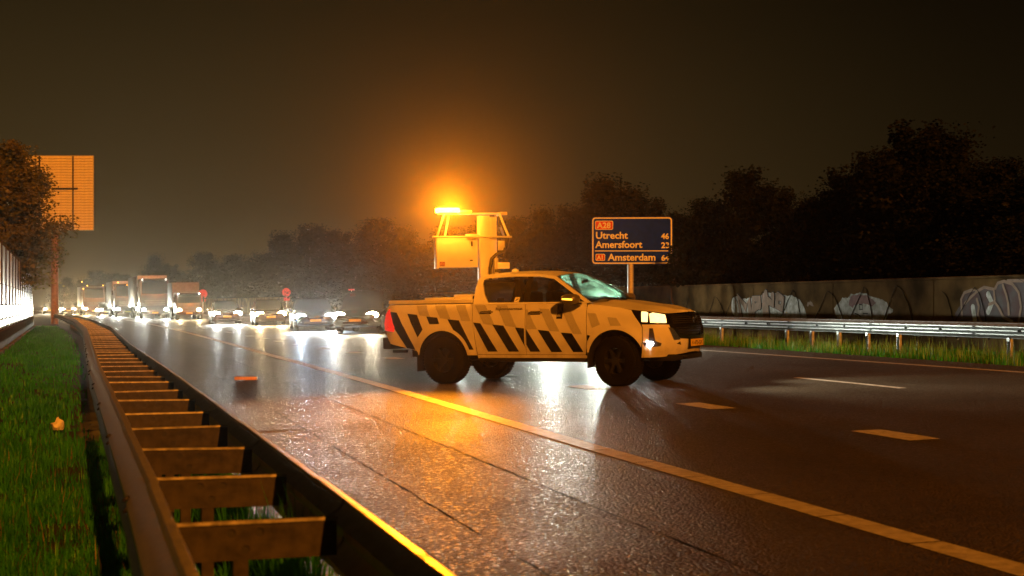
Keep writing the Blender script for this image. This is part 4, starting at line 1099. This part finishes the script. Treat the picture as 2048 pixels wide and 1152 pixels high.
strokes('graffiti_lines', [[(29.79, 1.0), (29.82, 1.39), (29.69, 1.55), (29.39, 1.61), (29.14, 1.59), (29.43, 1.44), (29.67, 1.29)], [(29.22, 1.56), (28.9, 1.67), (28.53, 1.62), (28.49, 1.39), (28.53, 1.30)], [(28.47, 1.64), (28.37, 1.76), (28.14, 1.80), (27.83, 1.73), (27.6, 1.54), (27.51, 1.2), (27.6, .9)], [(28.18, 1.71), (28.06, 1.5), (27.98, 1.29), (27.96, 1.05)], [(28.0, 1.81), (26.8, 1.79)], [(29.18, 1.39), (29.1, 1.22), (29.14, 1.02), (29.0, .85)], [(28.69, 1.27), (28.49, 1.32), (28.35, 1.22), (28.16, .98), (27.83, .88)]], .075, spray['b'], .012)
strokes('graffiti_lines', [[(28.75, 1.5), (28.6, 1.3), (28.75, 1.1)], [(29.35, 1.2), (29.25, .8)], [(27.3, 1.6), (27.2, 1.0)]], .16, spray['w'], .008)
vr = random.Random(9)  # thin dark tubes close to the wall face, running down in arched pairs
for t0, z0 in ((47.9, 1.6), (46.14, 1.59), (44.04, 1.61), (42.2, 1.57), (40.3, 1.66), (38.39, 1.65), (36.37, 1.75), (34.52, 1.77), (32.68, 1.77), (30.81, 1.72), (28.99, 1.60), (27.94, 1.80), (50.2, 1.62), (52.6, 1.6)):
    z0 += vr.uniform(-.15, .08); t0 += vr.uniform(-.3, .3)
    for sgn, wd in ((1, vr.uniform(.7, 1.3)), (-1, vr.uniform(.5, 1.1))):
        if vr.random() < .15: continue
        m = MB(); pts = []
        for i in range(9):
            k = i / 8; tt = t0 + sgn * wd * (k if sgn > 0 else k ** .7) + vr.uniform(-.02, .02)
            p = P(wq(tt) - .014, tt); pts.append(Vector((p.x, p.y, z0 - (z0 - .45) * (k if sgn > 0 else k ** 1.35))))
        m.tube(pts, [.006 + .007 * i / 8 for i in range(9)], 5); wadd(m.build('dark_line', K['bark'], wall))

# ------------------------------------------------------------------ noise barrier on the left
nb = empty('noise_barrier', P(-2.9, 46, -.2)); tag(nb, 'tall white panelled noise barrier along the left verge', 'noise barrier')
ni = Matrix.Translation(-Vector(nb.location))
def nn(t): return interp(t, [(20, -2.55), (46, -2.80), (95, -3.85), (130, -5.5)])
ZB = gz(0) - .05
rows_ = [(.66, .98), (.98, 1.44), (1.44, 2.10), (2.10, 2.81), (2.81, 3.40)]
bt = [30 + 3.4 * k for k in range(0, 20)]
br = random.Random(4)
for a, b in zip(bt, bt[1:]):
    p0, p1 = P(nn(a), a), P(nn(b), b); d = (p1 - p0); ln = d.length; rz = math.atan2(d.y, d.x)
    mt = Matrix.Translation((p0 + p1) / 2) @ Matrix.Rotation(rz, 4, 'Z')
    for z0, z1 in rows_:
        lean = -.10 * ((z0 + z1) / 2 - .6) * .35
        m = MB(); m.box((0, -lean + br.uniform(-.004, .004), ZB + (z0 + z1) / 2), (ln - .13, .05, z1 - z0 - .03), mt)
        ob = m.build('barrier_panel', K['panelw'], nb, 0, bevel=.008); ob.matrix_parent_inverse = ni
    m = MB(); m.box((0, 0, ZB + .30), (ln - .02, .14, .70), mt); ob = m.build('barrier_plinth', mat('plinth', (.16, .11, .07), .8, var=.3) if 'PL' not in K else K['PL'], nb, 0, bevel=.01); ob.matrix_parent_inverse = ni
    if 'PL' not in K: K['PL'] = ob.data.materials[0]
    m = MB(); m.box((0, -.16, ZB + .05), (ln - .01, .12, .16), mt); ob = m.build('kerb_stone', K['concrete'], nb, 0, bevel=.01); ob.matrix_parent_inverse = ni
    m = MB(); m.box((-ln / 2, 0, ZB + 1.72), (.045, .056, 3.46), mt); ob = m.build('barrier_post', K['rust'], nb, 0, bevel=.006); ob.matrix_parent_inverse = ni

# ------------------------------------------------------------------ signs
def face_frame(x, y, turn=0):
    return empty('traffic_sign', (x, y, 0), turn)
sg = empty('direction_sign', (4.08, 49, gz(16.5)), R(-3)); tag(sg, 'blue motorway sign listing Utrecht, Amersfoort and Amsterdam on one post', 'road sign')
ZC = 3.46 - gz(16.5); BWd, BH = 2.78, 1.64
sx0 = 0.055
def srr(w, h, r, n=6): return rrect(w / 2, -h / 2, h / 2, r, n)
def sfn(o): return lambda x, z, d=0: Vector((sx0 + x, -.03 - o - d, ZC + z))
back_ = panel('sign_panel', srr(BWd, BH, .12), lambda x, z, o: Vector((sx0 + x, -.03 - o, ZC + z)), K['signblue'], sg, thick=.03, step=.3)
panel('sign_border', srr(BWd - .04, BH - .04, .11), lambda x, z, o: Vector((sx0 + x, -.03 - o, ZC + z)), K['signwhite'], back_, holes=[srr(BWd - .13, BH - .13, .075)], thick=0, off=.004, step=.2)
MB().tube([(0, .05, -.3), (0, .05, ZC - BH * .49)], .105, 20).build('sign_post', K['alu'], sg)
for zz in (-.5, .45): MB().box((sx0, .012, ZC + zz), (BWd - .2, .05, .07)).build('sign_bracket', K['alu'], sg)
xl = -BWd / 2
def st_(s, size, x, z, w=None, m_='signwhite', o=.006, bold=.008): text_obj('lettering', s, size, lambda a, b: Vector((sx0 + xl + x + a, -.03 - o, ZC + z + b)), K[m_], back_, bold, width=w)
def shield(x, z, w, h):
    panel('route_shield', [(sx0 + xl + x + a, ZC + z + b) for a, b in srr(w, h, .05)], lambda a, b, o: Vector((a, -.03 - o, b)), K['signwhite'], back_, thick=0, off=.006, step=.2)
    panel('route_shield', [(sx0 + xl + x + a, ZC + z + b) for a, b in srr(w - .045, h - .045, .04)], lambda a, b, o: Vector((a, -.03 - o, b)), K['signred'], back_, thick=0, off=.009, step=.2)
shield(.43, .53, .62, .31); st_('A28', .27, .19, .435, .48, o=.012)
st_('Utrecht', .33, .135, .07, 1.10); st_('46', .27, 2.39, .055, .27)
st_('Amersfoort', .33, .135, -.245, 1.62); st_('23', .27, 2.39, -.255, .27)
MB().box((sx0 - .02, -.038, ZC - .355), (BWd - .26, .006, .03)).build('divider_line', K['signwhite'], back_)
shield(.30, -.575, .33, .24); st_('A1', .20, .19, -.645, .20, o=.012)
st_('Amsterdam', .33, .565, -.685, 1.64); st_('64', .27, 2.39, -.69, .27)
# round prohibition signs beyond the traffic
for (x, y, zc, r_, lab) in ((-21.1, 133, 2.36, .40, 'round red sign on a post behind the dark blue car'), (-36.3, 167, 2.45, .53, 'round red sign with a small plate beside the tan box van')):
    ts_ = empty('traffic_sign', (x, y, 0)); tag(ts_, lab, 'road sign', 'round red signs beyond the traffic')
    MB().tube([(0, .05, -.4), (0, .05, zc + r_ * .8)], .05, 10).build('sign_post', K['alu'], ts_)
    mt = Matrix.Translation((0, 0, zc))
    dsc = MB().lathe([(0, -.012), (r_, -.012), (r_, .012), (0, .012)], 28, mt).build('sign_disc', K['signred'], ts_)
    m = MB(); m.box((-.12 * r_ / .4, -.016, zc + .04), (.17, .006, .12)); m.box((.10 * r_ / .4, -.016, zc - .03), (.20, .006, .10)); m.build('sign_symbol', mat('dark_red_symbol', (.18, .02, .02), .5), dsc)
    MB().box((.03, 0, zc - r_ - .22), (.55, .02, .32)).build('sub_plate', K['signred'], ts_)
# big sign seen from behind, on the left
bs = empty('gantry_sign', (-32.3, 100, -.3)); tag(bs, 'large slatted sign back on a tall pole above the verge', 'road sign')
x0, x1, z0, z1 = -2.6, 2.86, 6.78, 11.98
MB().tube([(0, .45, -.2), (0, .45, z1 - .3)], [.28, .22], 16).build('sign_pole', mat('pole_paint', (.22, .14, .10), .6), bs)
NS = 27
slat = MB().box((0, 0, 0), (x1 - x0, .05, (z1 - z0) / NS - .03)).mesh('slat', 0, .008); slat.materials.append(mat('sign_back_sheet', (.80, .74, .62), .55, var=.08))
for k in range(NS):
    inst('slat', slat, bs, ((x0 + x1) / 2, -.02, z0 + (k + .5) * (z1 - z0) / NS), (R(-7), 0, 0))
MB().box(((x0 + x1) / 2, .03, (z0 + z1) / 2), (x1 - x0, .02, z1 - z0)).build('backing_sheet', mat('backing_sheet', (.34, .28, .20), .6), bs)
for xx in (-.9, 1.45): MB().box((xx, -.055, (z0 + z1) / 2), (.10, .05, z1 - z0)).build('brace', K['rust'], bs)
for zz in (z0, z1): MB().box(((x0 + x1) / 2, .02, zz), (x1 - x0 + .06, .12, .06)).build('frame_edge', K['alu'], bs)
for xx in (x0, x1): MB().box((xx, .02, (z0 + z1) / 2), (.06, .12, z1 - z0)).build('frame_edge', K['alu'], bs)
MB().box((.9, -.10, (z0 + z1) / 2 + .3), (1.8, .06, .12)).build('brace', K['rust'], bs)

# ------------------------------------------------------------------ small things
p = P(2.58, 25.84)
pk = MB().box((0, 0, .03), (.40, .10, .06)).build('marker_block', K['timber'], None, bevel=.012)
pk.location = (p.x, p.y, gz(2.6)); pk.rotation_euler = (0, 0, R(3)); tag(pk, 'small orange block lying on the road shoulder', 'block')
p = P(-.40, 16.35); m = MB(); lr = random.Random(2)
m.loft([[Vector((r_ * math.cos(a_) * lr.uniform(.55, 1.4), r_ * math.sin(a_) * lr.uniform(.55, 1.4), z_ * lr.uniform(.7, 1.25))) for a_ in [2 * math.pi * k / 9 for k in range(9)]] for z_, r_ in ((.0, .04), (.03, .065), (.06, .075), (.09, .05), (.115, .015))])
lt = m.build('litter', K['paper'], None, 0); lt.location = (p.x, p.y, gz(0) + .03); tag(lt, 'crumpled white paper lying in the grass', 'litter')

# ------------------------------------------------------------------ trees
def tree_meshes(seed, h, rad, base, leaves, size, style='round', core=.22):
    r = random.Random(seed); g = np.random.default_rng(seed)
    tr = MB(); top = h * .86
    pts = [Vector((math.sin(k * .9 + seed) * .05 * k, math.cos(k * 1.1 + seed) * .05 * k, top * k / 6)) for k in range(7)]
    tr.tube(pts, [max(.02, h * .022 * (1 - k / 6.4)) for k in range(7)], 8)
    cl = []
    nb_ = 46
    for i in range(nb_):
        k = (i + r.random()) / nb_
        z = base + (h - base) * k
        if style == 'cone': rr0 = rad * (1.02 - k) ** .8
        else: rr0 = rad * (.35 + .65 * math.sin(math.pi * min(1, .18 + .80 * k))) * (1.0 if k < .8 else (1.05 - k) * 4)
        a = i * 2.4 + r.uniform(-.5, .5); d = rr0 * r.uniform(.35, 1.08)
        c = Vector((d * math.cos(a), d * math.sin(a), z + r.uniform(-.3, .3)))
        cl.append((c, r.uniform(.55, 1.25)))
        if i % 3 == 0:
            j = pts[min(6, max(1, int(6 * min(.95, (z - .25 * d) / top))))]
            tr.tube([j, (j + c) / 2 + Vector((0, 0, .12)), c], [h * .008, h * .005, .012], 5)
    if style == 'round':
        for i in range(5):
            a = r.uniform(0, 6.28); cl.append((Vector((rad * .3 * math.cos(a), rad * .3 * math.sin(a), h * r.uniform(.96, 1.06))), .45))
    C = np.array([tuple(c) for c, _ in cl]); S = np.array([s for _, s in cl])
    idx = g.choice(len(C), leaves, p=S / S.sum())
    sp = rad * .20 * S[idx][:, None]
    pos = C[idx] + np.clip(g.normal(0, 1, (leaves, 3)), -1.7, 1.7) * sp * np.array([1, 1, .75])
    pos[:, 2] = np.maximum(pos[:, 2], .05)
    th = g.uniform(0, 2 * np.pi, leaves); ph = np.arccos(g.uniform(-1, 1, leaves)); s_ = size * g.uniform(.6, 1.3, leaves)
    big = g.random(leaves) < core; s_[big] *= 2.4; pos[big] = C[idx][big] * np.array([.8, .8, .97]) + (pos[big] - C[idx][big]) * .55
    u = np.stack([np.cos(th), np.sin(th), np.zeros(leaves)], 1); w = np.stack([-np.sin(th) * np.cos(ph), np.cos(th) * np.cos(ph), np.sin(ph)], 1)
    V = np.stack([pos - u * s_[:, None] * .5, pos + w * s_[:, None] * .32, pos + u * s_[:, None] * .5, pos - w * s_[:, None] * .32], 1).reshape(-1, 3)
    me = bpy.data.meshes.new('crown'); me.vertices.add(4 * leaves); me.vertices.foreach_set('co', V.ravel().astype(np.float32))
    me.loops.add(4 * leaves); me.loops.foreach_set('vertex_index', np.arange(4 * leaves, dtype=np.int32))
    me.polygons.add(leaves); me.polygons.foreach_set('loop_start', (np.arange(leaves) * 4).astype(np.int32))
    me.update(calc_edges=True); me.validate()
    tm = tr.mesh('trunk', 60); tm.materials.append(K['bark'])
    return tm, me
TREES = [tree_meshes(20 + i, 7.0, rad, 1.0, 13000, .15, st) for i, (rad, st) in enumerate(((2.6, 'round'), (3.0, 'round'), (2.2, 'round'), (1.7, 'cone'), (2.9, 'round')))]
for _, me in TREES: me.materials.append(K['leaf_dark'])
def tree(kind, x, y, h, label, sq=1.0, group='dark trees behind the concrete wall', z=.2):
    tm, cm = TREES[kind]; k = h / 7.0
    e_ = empty('tree', (x, y, z), (x * 7.3 + y) % 6.28); e_.scale = (k * sq, k * sq, k); tag(e_, label, 'tree', group)
    inst('trunk', tm, e_); inst('crown', cm, e_)
LAB = 'dark leafy tree in the row behind the concrete wall'
def from_u(u, y): return ((u - 1024) / 2844.4 * y, y)
TL = [(2080, 44, 5.6, 0, 1.1), (1985, 47, 6.2, 4, 1.0), (1900, 50, 7.4, 1, .9), (1835, 51, 8.0, 2, 1.05), (1765, 54, 7.4, 4, .9), (1700, 56, 6.8, 0, 1.0), (1625, 57, 5.5, 1, .95), (1555, 60, 5.6, 2, 1.0), (1490, 62, 6.5, 0, .9), (1420, 64, 5.4, 4, .9), (1365, 66, 4.9, 1, .9), (1300, 72, 6.0, 2, 1.0), (1255, 74, 6.6, 3, 1.3), (1205, 76, 7.2, 3, 1.3), (1150, 82, 6.3, 0, 1.0), (1090, 86, 6.2, 1, .9), (1030, 92, 6.2, 4, .9), (960, 96, 6.2, 2, 1.0), (890, 104, 6.2, 0, 1.0),
      (820, 120, 7.6, 1, 1.0), (755, 128, 8.0, 4, 1.0), (690, 134, 8.2, 2, 1.1), (630, 140, 7.9, 0, 1.0), (575, 150, 7.6, 3, 1.6), (520, 172, 7.4, 1, 1.1), (465, 190, 7.4, 4, 1.1), (410, 205, 7.2, 0, 1.1), (355, 215, 7.6, 2, 1.2), (300, 220, 8.2, 1, 1.0), (255, 240, 6.0, 4, 1.2), (195, 255, 6.0, 0, 1.3), (140, 265, 6.0, 1, 1.3)]
trr = random.Random(31)
TL = [(u + (trr.uniform(-14, 14) if u < 850 else 0), y, h * (trr.uniform(.86, 1.10) if u < 850 else 1), k, sq) for u, y, h, k, sq in TL]
TL += [(u + 27 + trr.uniform(-8, 8), y + 9, h * trr.uniform(.78, .98), (k + 1) % 3, sq * 1.15) for u, y, h, k, sq in TL if u < 840]
TL.sort(key=lambda a: -a[0])
ORD = ['first', 'second', 'third', 'fourth', 'fifth', 'sixth', 'seventh', 'eighth', 'ninth', 'tenth', 'eleventh', 'twelfth', 'thirteenth', 'fourteenth', 'fifteenth', 'sixteenth', 'seventeenth', 'eighteenth', 'nineteenth', 'twentieth', 'twenty-first', 'twenty-second', 'twenty-third', 'twenty-fourth', 'twenty-fifth', 'twenty-sixth']
cnt_ = {}
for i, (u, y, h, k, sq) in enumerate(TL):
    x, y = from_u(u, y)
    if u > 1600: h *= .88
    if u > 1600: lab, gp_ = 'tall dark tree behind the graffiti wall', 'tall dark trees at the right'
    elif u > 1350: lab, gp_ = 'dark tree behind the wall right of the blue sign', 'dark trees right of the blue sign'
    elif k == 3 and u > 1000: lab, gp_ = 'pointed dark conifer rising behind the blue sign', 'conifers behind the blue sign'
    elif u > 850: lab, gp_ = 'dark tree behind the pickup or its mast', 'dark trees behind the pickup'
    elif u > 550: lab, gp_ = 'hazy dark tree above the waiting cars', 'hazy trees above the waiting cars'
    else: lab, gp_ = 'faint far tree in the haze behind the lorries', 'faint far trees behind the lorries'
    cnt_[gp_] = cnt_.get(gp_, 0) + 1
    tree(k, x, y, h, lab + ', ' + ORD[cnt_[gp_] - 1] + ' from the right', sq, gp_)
# shrub filling between the trunks, each a small tree
for i in range(26):
    u = 2100 - i * 58; y = 43 + i * 2.1
    x, y = from_u(u, y); tree((i * 3) % 3, x, y, 3.4 + (i * 37 % 10) * .12, 'low dark bush above the wall top, ' + ORD[i] + ' from the right', 1.5, 'bushes under the trees')
# leafy branch hanging in front of the direction sign's lower right corner
tm, cm = tree_meshes(71, 2.9, .34, 1.95, 900, .13, core=0); cm.materials.append(K['leaf_dark'])
sap = empty('sapling', (from_u(1352, 47.6)[0], 47.6, gz(16.5))); tag(sap, 'thin dark sapling in front of the blue sign corner', 'tree')
inst('trunk', tm, sap); inst('crown', cm, sap)
# the amber lit tree behind the noise barrier
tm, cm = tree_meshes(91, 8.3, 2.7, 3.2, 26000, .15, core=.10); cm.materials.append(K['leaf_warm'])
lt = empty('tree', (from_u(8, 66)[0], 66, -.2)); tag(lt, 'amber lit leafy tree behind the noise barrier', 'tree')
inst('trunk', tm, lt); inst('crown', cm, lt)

# ------------------------------------------------------------------ hazy night air
bpy.context.view_layer.update()
hm = MB().box((0, 0, 0), (1500, 1200, 26)).build('haze', None, None, 0, recalc=True) if False else None
me = MB().box((0, 0, 0), (1.0, 1.0, 1.0)).mesh('haze', 0)
hz = bpy.data.materials.new('haze'); hz.use_nodes = True; nt = hz.node_tree; nt.nodes.clear()
ho = nt.nodes.new('ShaderNodeOutputMaterial'); hv = nt.nodes.new('ShaderNodeVolumePrincipled')
hv.inputs['Color'].default_value = (.96, .86, .70, 1); hv.inputs['Density'].default_value = HAZE; hv.inputs['Anisotropy'].default_value = HAZE_G
nt.links.new(hv.outputs[0], ho.inputs['Volume'])
me.materials.append(hz)
ho_ = inst('haze', me, None, (0, 230, 6), (0, 0, 0), (1500, 1100, 16.5)); tag(ho_, kind='stuff')
